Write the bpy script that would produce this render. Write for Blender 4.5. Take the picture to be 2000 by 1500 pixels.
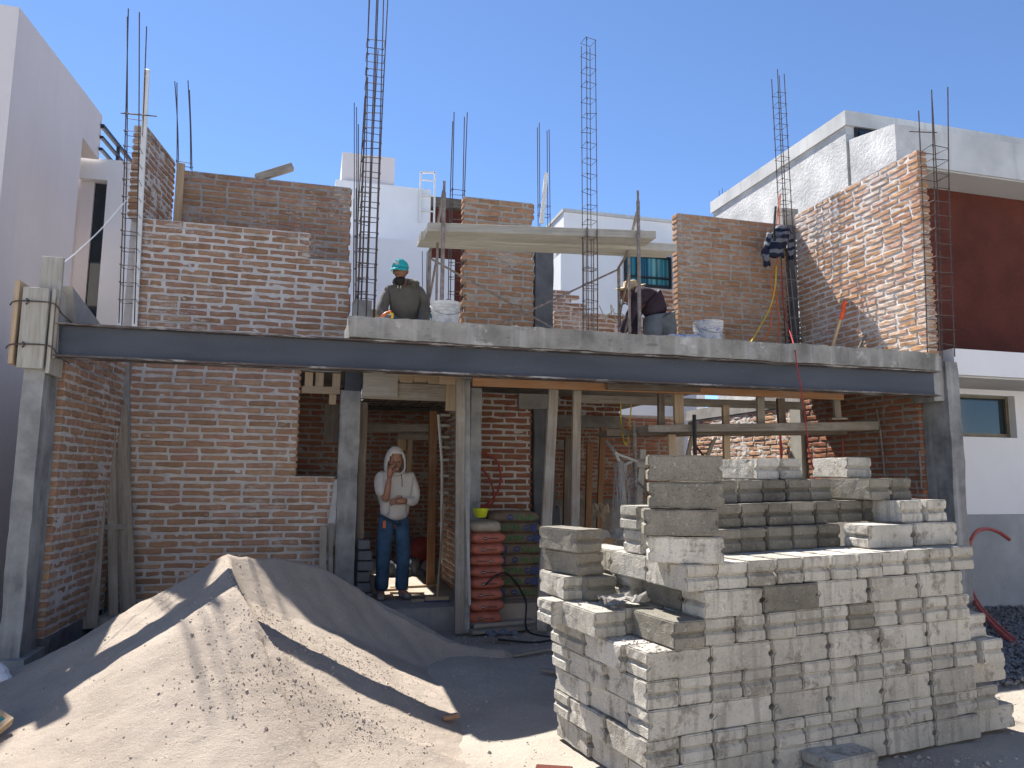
import bpy, bmesh, math, random
from mathutils import Vector, Matrix, noise as mnoise
R = random.Random(7)
rad = math.radians
S = bpy.context.scene
for o in list(bpy.data.objects):
    bpy.data.objects.remove(o)
C = S.collection

# ------------------------------------------------------------------ camera, sky, sun, exposure
cam = bpy.data.objects.new('camera', bpy.data.cameras.new('camera'))
C.objects.link(cam)
cam.data.sensor_width = 36.0
cam.data.lens = 25.99
cam.data.clip_start = 0.05
cam.data.clip_end = 2000.0
_yaw, _pitch, _roll = rad(15.0), rad(7.2), rad(0.5)
_f = Vector((math.sin(_yaw)*math.cos(_pitch), math.cos(_yaw)*math.cos(_pitch), math.sin(_pitch)))
_r0 = Vector((math.cos(_yaw), -math.sin(_yaw), 0.0)); _u0 = _r0.cross(_f)
_r = _r0*math.cos(_roll) + _u0*math.sin(_roll)
_u = -_r0*math.sin(_roll) + _u0*math.cos(_roll)
cam.matrix_world = Matrix(((_r.x, _u.x, -_f.x, 0.0), (_r.y, _u.y, -_f.y, 0.0), (_r.z, _u.z, -_f.z, 1.58), (0, 0, 0, 1)))
S.camera = cam

SUN_TO = Vector((-0.27, 0.65, 1.0)).normalized()          # towards the sun: high, behind the building and to the left
elev = math.asin(SUN_TO.z)
W = bpy.data.worlds.new('World'); S.world = W; W.use_nodes = True
nt = W.node_tree
sky = nt.nodes.new('ShaderNodeTexSky'); sky.sky_type = 'NISHITA'; sky.sun_disc = False
sky.sun_elevation = elev
sky.sun_rotation = math.atan2(SUN_TO.x, SUN_TO.y)
sky.altitude = 2500.0; sky.air_density = 1.0; sky.dust_density = 0.3; sky.ozone_density = 6.5
bg = nt.nodes['Background']; bg.inputs['Strength'].default_value = 0.084
nt.links.new(sky.outputs['Color'], bg.inputs['Color'])
sun = bpy.data.objects.new('sun', bpy.data.lights.new('sun', 'SUN'))
C.objects.link(sun)
sun.data.energy = 5.0; sun.data.angle = rad(0.53); sun.data.color = (1.0, 0.955, 0.89)
sun.rotation_euler = SUN_TO.to_track_quat('Z', 'Y').to_euler()
sun.location = (-10, 30, 40)
vs = S.view_settings
vs.view_transform = 'Standard'; vs.look = 'None'; vs.exposure = 1.35; vs.gamma = 1.0; vs.use_curve_mapping = False

# ------------------------------------------------------------------ materials
class NB:
    def __init__(s, name):
        s.m = bpy.data.materials.new(name); s.m.use_nodes = True
        s.t = s.m.node_tree; s.b = s.t.nodes['Principled BSDF']
        g = s.t.nodes.new('ShaderNodeNewGeometry'); s.pos = g.outputs['Position']
    def link(s, a, b): s.t.links.new(a, b)
    def n(s, typ, **kw):
        x = s.t.nodes.new(typ)
        for k, v in kw.items(): setattr(x, k, v)
        return x
    def noise(s, scale, detail=4, rough=.55, vec=None, dist=0.0):
        x = s.n('ShaderNodeTexNoise'); x.inputs['Scale'].default_value = scale
        x.inputs['Detail'].default_value = detail; x.inputs['Roughness'].default_value = rough
        x.inputs['Distortion'].default_value = dist
        s.link(vec or s.pos, x.inputs['Vector']); return x.outputs['Fac']
    def vor(s, scale, vec=None, feature='F1'):
        x = s.n('ShaderNodeTexVoronoi', feature=feature); x.inputs['Scale'].default_value = scale
        s.link(vec or s.pos, x.inputs['Vector']); return x.outputs['Distance']
    def stretch(s, sx, sy, sz, src=None):
        x = s.n('ShaderNodeMapping'); x.inputs['Scale'].default_value = (sx, sy, sz)
        s.link(src or s.pos, x.inputs['Vector']); return x.outputs['Vector']
    def ramp(s, fac, stops):
        x = s.n('ShaderNodeValToRGB'); e = x.color_ramp.elements
        while len(e) < len(stops): e.new(0.5)
        for i, (p, c) in enumerate(stops):
            e[i].position = p; e[i].color = (*c, 1) if len(c) == 3 else c
        s.link(fac, x.inputs['Fac']); return x.outputs['Color']
    def step(s, fac, a, b):
        x = s.n('ShaderNodeMapRange'); x.inputs['From Min'].default_value = a; x.inputs['From Max'].default_value = b
        x.clamp = True; s.link(fac, x.inputs['Value']); return x.outputs['Result']
    def mix(s, fac, a, b, mode='MIX'):
        x = s.n('ShaderNodeMix', data_type='RGBA', blend_type=mode)
        for src, k in ((fac, 0), (a, 6), (b, 7)):
            if hasattr(src, 'default_value'): s.link(src, x.inputs[k])
            elif isinstance(src, (int, float)): x.inputs[k].default_value = src
            else: x.inputs[k].default_value = (*src, 1)
        return x.outputs[2]
    def math(s, op, a, b=0.0):
        x = s.n('ShaderNodeMath', operation=op)
        for src, k in ((a, 0), (b, 1)):
            if hasattr(src, 'default_value'): s.link(src, x.inputs[k])
            else: x.inputs[k].default_value = src
        return x.outputs[0]
    def rnd(s): return s.n('ShaderNodeObjectInfo').outputs['Random']
    def col(s, c):
        if hasattr(c, 'default_value'): s.link(c, s.b.inputs['Base Color'])
        else: s.b.inputs['Base Color'].default_value = (*c, 1)
    def bump(s, h, strength=.3, dist=.01):
        x = s.n('ShaderNodeBump'); x.inputs['Strength'].default_value = strength; x.inputs['Distance'].default_value = dist
        s.link(h, x.inputs['Height']); s.link(x.outputs['Normal'], s.b.inputs['Normal'])
    def rough(s, v, metal=0.0, spec=.3):
        s.b.inputs['Roughness'].default_value = v; s.b.inputs['Metallic'].default_value = metal
        s.b.inputs['Specular IOR Level'].default_value = spec
        return s.m

M = {}
def brick_mat(name, tones, smear, smear_col=(.42, .38, .345)):
    b = NB(name); r = b.rnd()
    c = b.ramp(r, [(i/(len(tones)-1), t) for i, t in enumerate(tones)])
    n1 = b.noise(14, 5, .65)
    c = b.mix(b.step(n1, .25, .75), b.mix(1.0, c, (.72, .70, .68), 'MULTIPLY'), b.mix(1.0, c, (1.14, 1.1, 1.06), 'MULTIPLY'))
    big = b.noise(1.3, 3, .5)
    sm = b.math('ADD', b.noise(21, 6, .72, b.stretch(.55, .55, 1.25)), b.math('MULTIPLY', b.math('SUBTRACT', big, .5), .75))
    c = b.mix(b.math('MULTIPLY', b.step(sm, .66-smear, .80-smear), .8), c, smear_col)
    b.col(c); b.bump(b.noise(60, 6, .7), .55, .012)
    M[name] = b.rough(.93, spec=.15)
brick_mat('brick_front', [(0.270,0.168,0.110),(0.371,0.236,0.152),(0.337,0.201,0.141),(0.427,0.282,0.182),(0.371,0.219,0.168),(0.393,0.247,0.152)], .05, (.46,.425,.385))
brick_mat('brick_upper', [(0.243,0.142,0.088),(0.293,0.178,0.109),(0.318,0.191,0.136),(0.360,0.233,0.153),(0.276,0.155,0.113),(0.335,0.204,0.121)], .13, (.46,.43,.40))
brick_mat('brick_tan', [(.30,.175,.105),(.36,.215,.125),(.39,.23,.145),(.42,.26,.165),(.34,.19,.115)], .06, (.42,.39,.33))
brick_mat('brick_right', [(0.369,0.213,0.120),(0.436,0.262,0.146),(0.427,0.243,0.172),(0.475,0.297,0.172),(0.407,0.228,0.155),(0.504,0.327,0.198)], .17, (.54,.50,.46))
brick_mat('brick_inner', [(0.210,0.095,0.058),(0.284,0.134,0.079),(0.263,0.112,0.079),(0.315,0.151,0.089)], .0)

def plaster(name, c0, c1, scale=3, bump=.12, streak=0.0, streakc=(.3,.3,.3), rough=.9, fine=60, dist=.006):
    b = NB(name); n = b.noise(scale, 6, .62)
    c = b.ramp(n, [(.3, c0), (.7, c1)])
    if streak:
        s2 = b.noise(5, 5, .6, b.stretch(1.6, 1.6, .12))
        c = b.mix(b.math('MULTIPLY', b.step(s2, .52, .72), streak), c, streakc)
    b.col(c); b.bump(b.noise(fine, 6, .7), bump, dist)
    M[name] = b.rough(rough, spec=.2); return b
plaster('mortar_tan', (.27,.25,.215), (.41,.38,.33), 9, .6, fine=55, dist=.012)
plaster('mortar', (.40,.375,.35), (.56,.53,.50), 9, .6, fine=55, dist=.012)
plaster('street_concrete', (.42,.40,.36), (.54,.51,.47), 1.5, .2)
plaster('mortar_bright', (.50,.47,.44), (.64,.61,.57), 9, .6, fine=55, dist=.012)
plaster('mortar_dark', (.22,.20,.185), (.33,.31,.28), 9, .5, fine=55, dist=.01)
plaster('concrete', (.19,.18,.165), (.37,.352,.32), 2.3, .35, .55, (.47,.46,.44), fine=38)
plaster('concrete_pillar', (.13,.13,.13), (.34,.335,.32), 3.6, .4, .7, (.42,.415,.40), fine=32)
b = plaster('slab_concrete', (.15,.145,.13), (.36,.345,.31), 2.6, .5, .6, (.45,.44,.42), fine=30, dist=.012)
c = b.b.inputs['Base Color'].links[0].from_socket
c = b.mix(b.math('MULTIPLY', b.step(b.noise(3.4, 6, .7), .58, .66), .55), c, (.60,.585,.56))
c = b.mix(b.math('MULTIPLY', b.step(b.noise(6, 6, .7, b.stretch(1, 1, 2.5)), .58, .66), .6), c, (.115,.11,.10)); b.col(c)
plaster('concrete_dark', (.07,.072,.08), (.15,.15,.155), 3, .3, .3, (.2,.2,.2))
plaster('floor_dust', (.24,.205,.165), (.38,.33,.275), 2.5, .4)
plaster('lavender_wall', (.60,.555,.545), (.66,.61,.60), .7, .05, .12, (.42,.40,.43), fine=90)
plaster('white_wall', (.66,.66,.67), (.73,.73,.735), .8, .05, .12, (.58,.58,.6), fine=90)
plaster('rough_white', (.36,.36,.355), (.68,.67,.65), 2.0, .7, .4, (.50,.49,.48), fine=20, dist=.03)
plaster('fascia_white', (.40,.40,.39), (.58,.58,.565), 1.4, .15, .5, (.33,.33,.32))
plaster('plinth_gray', (.25,.26,.27), (.36,.37,.38), 2.0, .15, .3, (.42,.43,.44))
plaster('stucco_red', (.080,.024,.016), (.125,.036,.024), 1.8, .8, fine=70, dist=.012)
plaster('soffit', (.42,.41,.39), (.47,.46,.44), 1.5, .04)
plaster('foam_white', (.66,.65,.62), (.74,.73,.70), 3, .05)

def wood(name, c0, c1, c2, dirt=.35, dirtc=(.30,.28,.255)):
    b = NB(name)
    r = b.rnd()
    v = b.n('ShaderNodeCombineXYZ'); b.link(b.math('MULTIPLY', r, 30), v.inputs[0]); b.link(b.math('MULTIPLY', r, 17), v.inputs[2])
    tc = b.n('ShaderNodeTexCoord').outputs['UV']
    mp = b.n('ShaderNodeVectorMath', operation='ADD'); b.link(b.stretch(2.2, 38, 1, tc), mp.inputs[0]); b.link(v.outputs[0], mp.inputs[1])
    g = b.noise(1.0, 5, .6, mp.outputs[0], dist=.6)
    c = b.ramp(g, [(.25, c0), (.5, c1), (.78, c2)])
    c = b.mix(1.0, c, b.ramp(r, [(0, (.78,.78,.78)), (1, (1.12,1.1,1.06))]), 'MULTIPLY')
    d = b.noise(4, 5, .65)
    c = b.mix(b.math('MULTIPLY', b.step(d, .48, .7), dirt), c, dirtc)
    b.col(c); b.bump(g, .35, .006)
    M[name] = b.rough(.85, spec=.2)
wood('wood_grey', (.17,.145,.12), (.27,.235,.195), (.36,.32,.27), .45, (.40,.385,.36))
wood('wood_tan', (.30,.21,.13), (.42,.31,.20), (.50,.39,.27), .3, (.40,.37,.33))
wood('wood_orange', (.22,.11,.055), (.31,.165,.085), (.38,.22,.12), .3)
wood('wood_dark', (.09,.07,.055), (.15,.12,.095), (.21,.175,.14), .25)
wood('wood_cream', (.28,.26,.225), (.38,.36,.315), (.46,.44,.395), .6, (.42,.41,.385))

def simple(name, c, rough=.6, metal=0, var=.2, scale=12, spec=.3, bump=0):
    b = NB(name); n = b.noise(scale, 5, .6)
    lo = tuple(x*(1-var) for x in c); hi = tuple(min(1, x*(1+var)) for x in c)
    b.col(b.ramp(n, [(.3, lo), (.7, hi)]))
    if bump: b.bump(b.noise(scale*4, 5, .7), bump, .006)
    M[name] = b.rough(rough, metal, spec); return b
b = simple('steel_paint', (.058,.068,.088), .5, 0, .2, 3)
b.col(b.mix(b.math('MULTIPLY', b.step(b.noise(34, 6, .8), .62, .70), .6), b.ramp(b.noise(2.2, 5, .6, b.stretch(.4,1,1.6)), [(.3,(.036,.043,.056)),(.7,(.068,.078,.098))]), (.42,.42,.42)))
b = simple('steel_flange', (.09,.075,.07), .7, 0, .35, 5)
b.col(b.mix(b.step(b.noise(7, 6, .7, b.stretch(.5,1,3)), .5, .62), (.085,.066,.06), (.36,.345,.33)))
simple('rebar', (.095,.072,.062), .75, .3, .4, 40)
simple('rebar_light', (.16,.145,.135), .7, .3, .3, 40)
simple('wire', (.30,.29,.28), .5, .5, .2, 30)
simple('tube_rust', (.22,.185,.165), .7, .2, .4, 18)
simple('black_metal', (.018,.018,.02), .5)
simple('bronze_frame', (.16,.135,.09), .45, .3)
simple('red_cord', (.36,.03,.03), .5); simple('orange_cord', (.55,.13,.045), .5); simple('yellow_cord', (.60,.42,.03), .5)
simple('red_hose', (.34,.07,.055), .5)
simple('orange_head', (.75,.10,.025), .5); simple('handle_wood', (.55,.38,.20), .6)
simple('bag_brown', (.21,.15,.10), .85, bump=.3); simple('bag_orange', (.36,.115,.075), .7, bump=.3); simple('bag_kraft', (.30,.25,.19), .85, bump=.3)
simple('ink_green', (.03,.17,.05), .7); simple('ink_dark', (.03,.025,.03), .7); simple('ink_blue', (.05,.07,.16), .7); simple('ink_white', (.6,.6,.6), .7)
simple('lime_plastic', (.55,.62,.03), .4)
b = simple('bucket_white', (.56,.55,.52), .5, var=.1)
b.col(b.mix(b.step(b.noise(9, 6, .7), .45, .65), (.60,.59,.57), (.38,.365,.34)))
b = simple('bucket_blue_stain', (.5,.5,.5), .5)
b.col(b.mix(b.step(b.noise(12, 6, .75), .51, .60), b.ramp(b.noise(7,5,.6), [(.35,(.42,.41,.40)),(.6,(.56,.55,.54))]), (.15,.17,.34)))
simple('skin', (.30,.15,.095), .55, var=.08); simple('skin_dark', (.20,.10,.062), .55, var=.08)
simple('hair', (.012,.010,.010), .7); simple('teal_cap', (.02,.32,.33), .8, var=.1); simple('cap_patch', (.42,.35,.33), .8)
simple('hoodie_cream', (.48,.44,.395), .95, var=.1, scale=7, bump=.2); simple('jeans', (.040,.080,.135), .9, var=.4, scale=6, bump=.2)
simple('jacket_olive', (.095,.085,.07), .9, var=.2, scale=8, bump=.2); simple('shirt_plum', (.035,.022,.032), .9, var=.35, scale=8, bump=.2)
simple('jeans_grey', (.11,.12,.13), .9, var=.35, scale=8); simple('straw', (.40,.31,.19), .9, var=.15, scale=50); simple('boots', (.22,.21,.20), .9, var=.3)
simple('teeth', (.7,.68,.62), .4); simple('eye', (.02,.015,.012), .3)
simple('canvas_black', (.018,.019,.022), .9); simple('knit_grey', (.14,.145,.165), .95); simple('knit_navy', (.014,.018,.035), .95)
simple('paper', (.40,.30,.20), .9, var=.2); simple('plastic_bag', (.62,.62,.66), .5)
simple('polythene', (.10,.11,.13), .5); simple('red_plastic', (.2,.035,.03), .5); simple('broom_blue', (.06,.06,.14), .8)
simple('pvc_white', (.66,.65,.62), .5, var=.06)
# window glass that mirrors the sky
b = NB('glass_dark'); b.col((.012,.022,.028)); M['glass_dark'] = b.rough(.06, 0, .7)
b = NB('glass_teal'); b.col(b.ramp(b.noise(1.0, 2, .5, b.stretch(9, 9, .05)), [(.35, (.004,.03,.06)), (.5, (.02,.14,.17)), (.65, (.10,.30,.29))])); M['glass_teal'] = b.rough(.12, 0, .5)
# concrete blocks: each its own grey, pitted, with cement dust
b = NB('block'); r = b.rnd()
c = b.ramp(r, [(0,(.42,.40,.355)),(.3,(.49,.465,.415)),(.55,(.54,.515,.46)),(.8,(.45,.425,.375)),(1,(.37,.35,.31))])
c = b.mix(1.0, c, b.ramp(b.noise(3.2, 5, .65), [(.3,(.72,.71,.69)),(.7,(1.12,1.11,1.1))]), 'MULTIPLY')
streak = b.noise(7, 4, .6, b.stretch(2.5, 2.5, .25))
c = b.mix(b.math('MULTIPLY', b.step(streak, .54, .64), .5), c, (.22,.20,.17))
c = b.mix(b.math('MULTIPLY', b.step(b.noise(5.5, 6, .74), .54, .61), .72), c, (.19,.17,.14))
speck = b.noise(75, 3, .7)
c = b.mix(b.math('MULTIPLY', b.step(speck, .62, .70), .6), c, (.11,.105,.095))
c = b.mix(b.math('MULTIPLY', b.step(b.noise(42, 4, .7), .60, .68), .5), c, (.60,.58,.54))
b.col(c)
pit = b.math('ADD', b.step(b.vor(70), .0, .35), b.math('MULTIPLY', b.noise(38, 6, .75), 1.3))
b.bump(pit, .65, .012); M['block'] = b.rough(.95, spec=.1)
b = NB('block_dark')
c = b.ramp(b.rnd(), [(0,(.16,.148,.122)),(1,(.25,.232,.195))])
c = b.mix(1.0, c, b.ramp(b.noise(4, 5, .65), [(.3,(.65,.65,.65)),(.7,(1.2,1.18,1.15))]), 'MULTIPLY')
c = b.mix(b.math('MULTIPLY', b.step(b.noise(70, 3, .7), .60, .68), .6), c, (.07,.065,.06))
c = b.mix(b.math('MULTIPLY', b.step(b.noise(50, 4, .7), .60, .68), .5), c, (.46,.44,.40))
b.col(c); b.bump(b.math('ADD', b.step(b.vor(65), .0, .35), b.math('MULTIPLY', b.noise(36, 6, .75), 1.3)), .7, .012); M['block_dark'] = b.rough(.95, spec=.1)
# sand and dirt
b = NB('sand'); c = b.ramp(b.noise(1.6, 6, .6), [(.3,(.325,.27,.22)),(.7,(.43,.365,.30))])
c = b.mix(b.math('MULTIPLY', b.step(b.noise(90, 3, .7), .56, .68), .5), c, (.52,.45,.38))
c = b.mix(b.math('MULTIPLY', b.step(b.noise(130, 3, .7), .58, .70), .6), c, (.17,.135,.115))
b.col(c); b.bump(b.math('ADD', b.noise(140, 4, .75), b.math('MULTIPLY', b.noise(22, 5, .7), 1.2)), .7, .018); M['sand'] = b.rough(.97, spec=.1)
b = NB('dirt'); c = b.ramp(b.noise(.9, 7, .62), [(.3,(.30,.262,.215)),(.7,(.43,.385,.325))])
c = b.mix(b.math('MULTIPLY', b.step(b.noise(60, 3, .7), .56, .68), .5), c, (.55,.51,.45))
c = b.mix(b.math('MULTIPLY', b.step(b.noise(95, 3, .7), .58, .70), .5), c, (.15,.13,.11))
b.col(c); b.bump(b.math('ADD', b.noise(90, 4, .75), b.math('MULTIPLY', b.noise(14, 5, .7), 1.5)), .7, .02); M['dirt'] = b.rough(.97, spec=.1)
simple('pebble', (.38,.315,.265), .95, var=.35, scale=25, spec=.1); simple('gravel_stone', (.17,.17,.175), .9, var=.5, scale=30, spec=.15); simple('rubble', (.34,.315,.28), .95, var=.3, scale=20, bump=.4)

# ------------------------------------------------------------------ object helpers
RL = {}                                                     # where each thing's root stands
def tag(o, label=None, cat=None, group=None, kind=None):
    if label: o['label'] = label
    if cat: o['category'] = cat
    if group: o['group'] = group
    if kind: o['kind'] = kind
    return o
def thing(name, label, cat, loc, group=None):
    o = bpy.data.objects.new(name, None); o.empty_display_size = .1
    C.objects.link(o); o.location = loc; RL[o] = Vector(loc)
    return tag(o, label, cat, group)
def link(name, me, mat, parent=None):
    if mat is not None and not me.materials: me.materials.append(M[mat])
    o = bpy.data.objects.new(name, me); C.objects.link(o)
    if parent is not None:
        o.parent = parent; RL[o] = RL[parent]
    return o
class MB:
    def __init__(s): s.v = []; s.f = []; s.uv = []
    def add(s, vs, fs, uvs=None):
        n = len(s.v); s.v += [Vector(v) for v in vs]; s.f += [tuple(i+n for i in f) for f in fs]
        s.uv += uvs if uvs else [None]*len(fs)
        return s
    def box(s, a, b):
        (x0,y0,z0),(x1,y1,z1) = a, b
        L = [(x0,y0,z0),(x1,y0,z0),(x1,y1,z0),(x0,y1,z0),(x0,y0,z1),(x1,y0,z1),(x1,y1,z1),(x0,y1,z1)]
        return s.hexa(L)
    def hexa(s, L):
        fs = [(3,2,1,0),(4,5,6,7),(0,1,5,4),(1,2,6,5),(2,3,7,6),(3,0,4,7)]
        V = [Vector(p) for p in L]; uvs = []
        for f in fs:
            e1 = (V[f[1]]-V[f[0]]).length; e2 = (V[f[2]]-V[f[1]]).length
            q = [(0,0),(e1,0),(e1,e2),(0,e2)]
            if e2 > e1: q = [(y,x) for x,y in q]
            uvs.append(q)
        return s.add(L, fs, uvs)
    def bar(s, p, q, w, t, up=(0,0,1)):                     # rectangular bar from p to q, w across, t along up
        p, q = Vector(p), Vector(q); d = (q-p).normalized(); u = Vector(up)
        if abs(d.dot(u)) > .98: u = Vector((0,1,0))
        r = d.cross(u).normalized(); u = r.cross(d).normalized()
        L = [c + r*a*w/2 + u*b*t/2 for c in (p, q) for a, b in ((-1,-1),(1,-1),(1,1),(-1,1))]
        return s.hexa([L[0],L[1],L[5],L[4],L[3],L[2],L[6],L[7]])
    def tube(s, pts, r, n=6, cap=True):
        P = [Vector(p) for p in pts]; rs = r if isinstance(r, (list, tuple)) else [r]*len(P)
        prev = None; rings = []
        for i, p in enumerate(P):
            d = (P[min(i+1, len(P)-1)] - P[max(i-1, 0)]).normalized()
            if prev is None:
                a = Vector((0,0,1)) if abs(d.z) < .9 else Vector((1,0,0)); u = d.cross(a).normalized()
            else:
                u = (prev - d*prev.dot(d)).normalized()
            prev = u; w = d.cross(u)
            rings.append([p + (u*math.cos(2*math.pi*k/n) + w*math.sin(2*math.pi*k/n))*rs[i] for k in range(n)])
        vs = [v for g in rings for v in g]
        fs = [(i*n+k, i*n+(k+1)%n, (i+1)*n+(k+1)%n, (i+1)*n+k) for i in range(len(P)-1) for k in range(n)]
        if cap: fs += [tuple(range(n-1, -1, -1)), tuple((len(P)-1)*n+k for k in range(n))]
        return s.add(vs, fs)
    def lathe(s, c, prof, n=24):
        c = Vector(c); vs = []; m = len(prof)
        for r, z in prof:
            vs += [c + Vector((r*math.cos(2*math.pi*k/n), r*math.sin(2*math.pi*k/n), z)) for k in range(n)]
        fs = [(i*n+k, i*n+(k+1)%n, (i+1)*n+(k+1)%n, (i+1)*n+k) for i in range(m-1) for k in range(n)]
        return s.add(vs, fs)
    def ball(s, c, r, seg=10, ring=7):
        c = Vector(c); rx, ry, rz = r if isinstance(r, tuple) else (r, r, r)
        vs = []; fs = []
        for i in range(ring+1):
            th = math.pi*i/ring
            for k in range(seg):
                ph = 2*math.pi*k/seg
                vs.append(c + Vector((rx*math.sin(th)*math.cos(ph), ry*math.sin(th)*math.sin(ph), -rz*math.cos(th))))
        for i in range(ring):
            for k in range(seg): fs.append((i*seg+k, i*seg+(k+1)%seg, (i+1)*seg+(k+1)%seg, (i+1)*seg+k))
        return s.add(vs, fs)
    def stone(s, c, r, rng):
        c = Vector(c); q = Matrix.Rotation(rng.random()*6.28, 3, (rng.random()-.5, rng.random()-.5, rng.random()+.01))
        base = [(1,0,0),(0,1,0),(-1,0,0),(0,-1,0),(.3,.2,.8),(-.4,-.1,.7),(.1,0,-.8)]
        vs = [c + q @ Vector((x*(.7+.6*rng.random()), y*(.6+.5*rng.random()), z*(.6+.4*rng.random())))*r for x,y,z in base]
        return s.add(vs, [(0,1,4),(1,2,5),(1,5,4),(2,3,5),(3,0,4),(3,4,5),(1,0,6),(2,1,6),(3,2,6),(0,3,6)])
    def mesh(s, name, off=Vector((0,0,0)), smooth=False, bev=0.0):
        me = bpy.data.meshes.new(name); me.from_pydata([v-off for v in s.v], [], s.f); me.update()
        if any(u for u in s.uv):
            ul = me.uv_layers.new(name='UVMap'); li = 0
            for f, u in zip(s.f, s.uv):
                for k in range(len(f)):
                    ul.data[li].uv = u[k] if u else (0, 0)
                    li += 1
        if bev:
            bm = bmesh.new(); bm.from_mesh(me)
            bmesh.ops.bevel(bm, geom=bm.edges[:], offset=bev, segments=1, affect='EDGES'); bm.to_mesh(me); bm.free()
        if smooth:
            for p in me.polygons: p.use_smooth = True
        return me
    def build(s, name, mat, parent=None, smooth=False, bev=0.0):
        if parent is None:
            xs = [v.x for v in s.v]; ys = [v.y for v in s.v]; zs = [v.z for v in s.v]
            off = Vector(((min(xs)+max(xs))/2, (min(ys)+max(ys))/2, min(zs)))
            o = link(name, s.mesh(name, off, smooth, bev), mat); o.location = off; RL[o] = off
            return o
        return link(name, s.mesh(name, RL[parent], smooth, bev), mat, parent)
def block(name, mat, a, b, parent=None, bev=0.0): return MB().box(a, b).build(name, mat, parent, bev=bev)
def plank(name, mat, p, q, w, t, up=(0,0,1), parent=None, bev=.003): return MB().bar(p, q, w, t, up).build(name, mat, parent, bev=bev)
def pathpts(pts, n=8):                                     # Catmull-Rom through pts
    P = [Vector(p) for p in pts]; out = []
    for i in range(len(P)-1):
        a, b_, c, d = P[max(i-1,0)], P[i], P[i+1], P[min(i+2, len(P)-1)]
        for k in range(n):
            t = k/n
            out.append(.5*((2*b_) + (-a+c)*t + (2*a-5*b_+4*c-d)*t*t + (-a+3*b_-3*c+d)*t**3))
    return out + [P[-1]]

# bricks: a dozen rough shapes that every wall shares
BL, BH, BT, PL, PH = .290, .053, .138, .31, .0766
def rough_box(lx, ly, lz, seed, jit=.004, bev=.006):
    rng = random.Random(seed); bm = bmesh.new()
    bmesh.ops.create_cube(bm, size=1.0)
    for v in bm.verts: v.co = Vector((v.co.x*lx, v.co.y*ly, v.co.z*lz))
    long_edges = [e for e in bm.edges if abs((e.verts[0].co-e.verts[1].co).x) > lx*.5]
    bmesh.ops.subdivide_edges(bm, edges=long_edges, cuts=2, use_grid_fill=True)
    for v in bm.verts: v.co += Vector(((rng.random()-.5)*jit*2, (rng.random()-.5)*jit*1.6, (rng.random()-.5)*jit*2))
    bmesh.ops.bevel(bm, geom=[e for e in bm.edges if e.calc_face_angle(0) > .5], offset=bev, segments=1, affect='EDGES')
    me = bpy.data.meshes.new('brick'); bm.to_mesh(me); bm.free(); return me
BRICK = {}
def brick_meshes(mat):
    if mat not in BRICK:
        BRICK[mat] = [rough_box(BL, BT, BH, 100+i, .0055, .008) for i in range(12)]
        for me in BRICK[mat]: me.materials.append(M[mat])
    return BRICK[mat]
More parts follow.
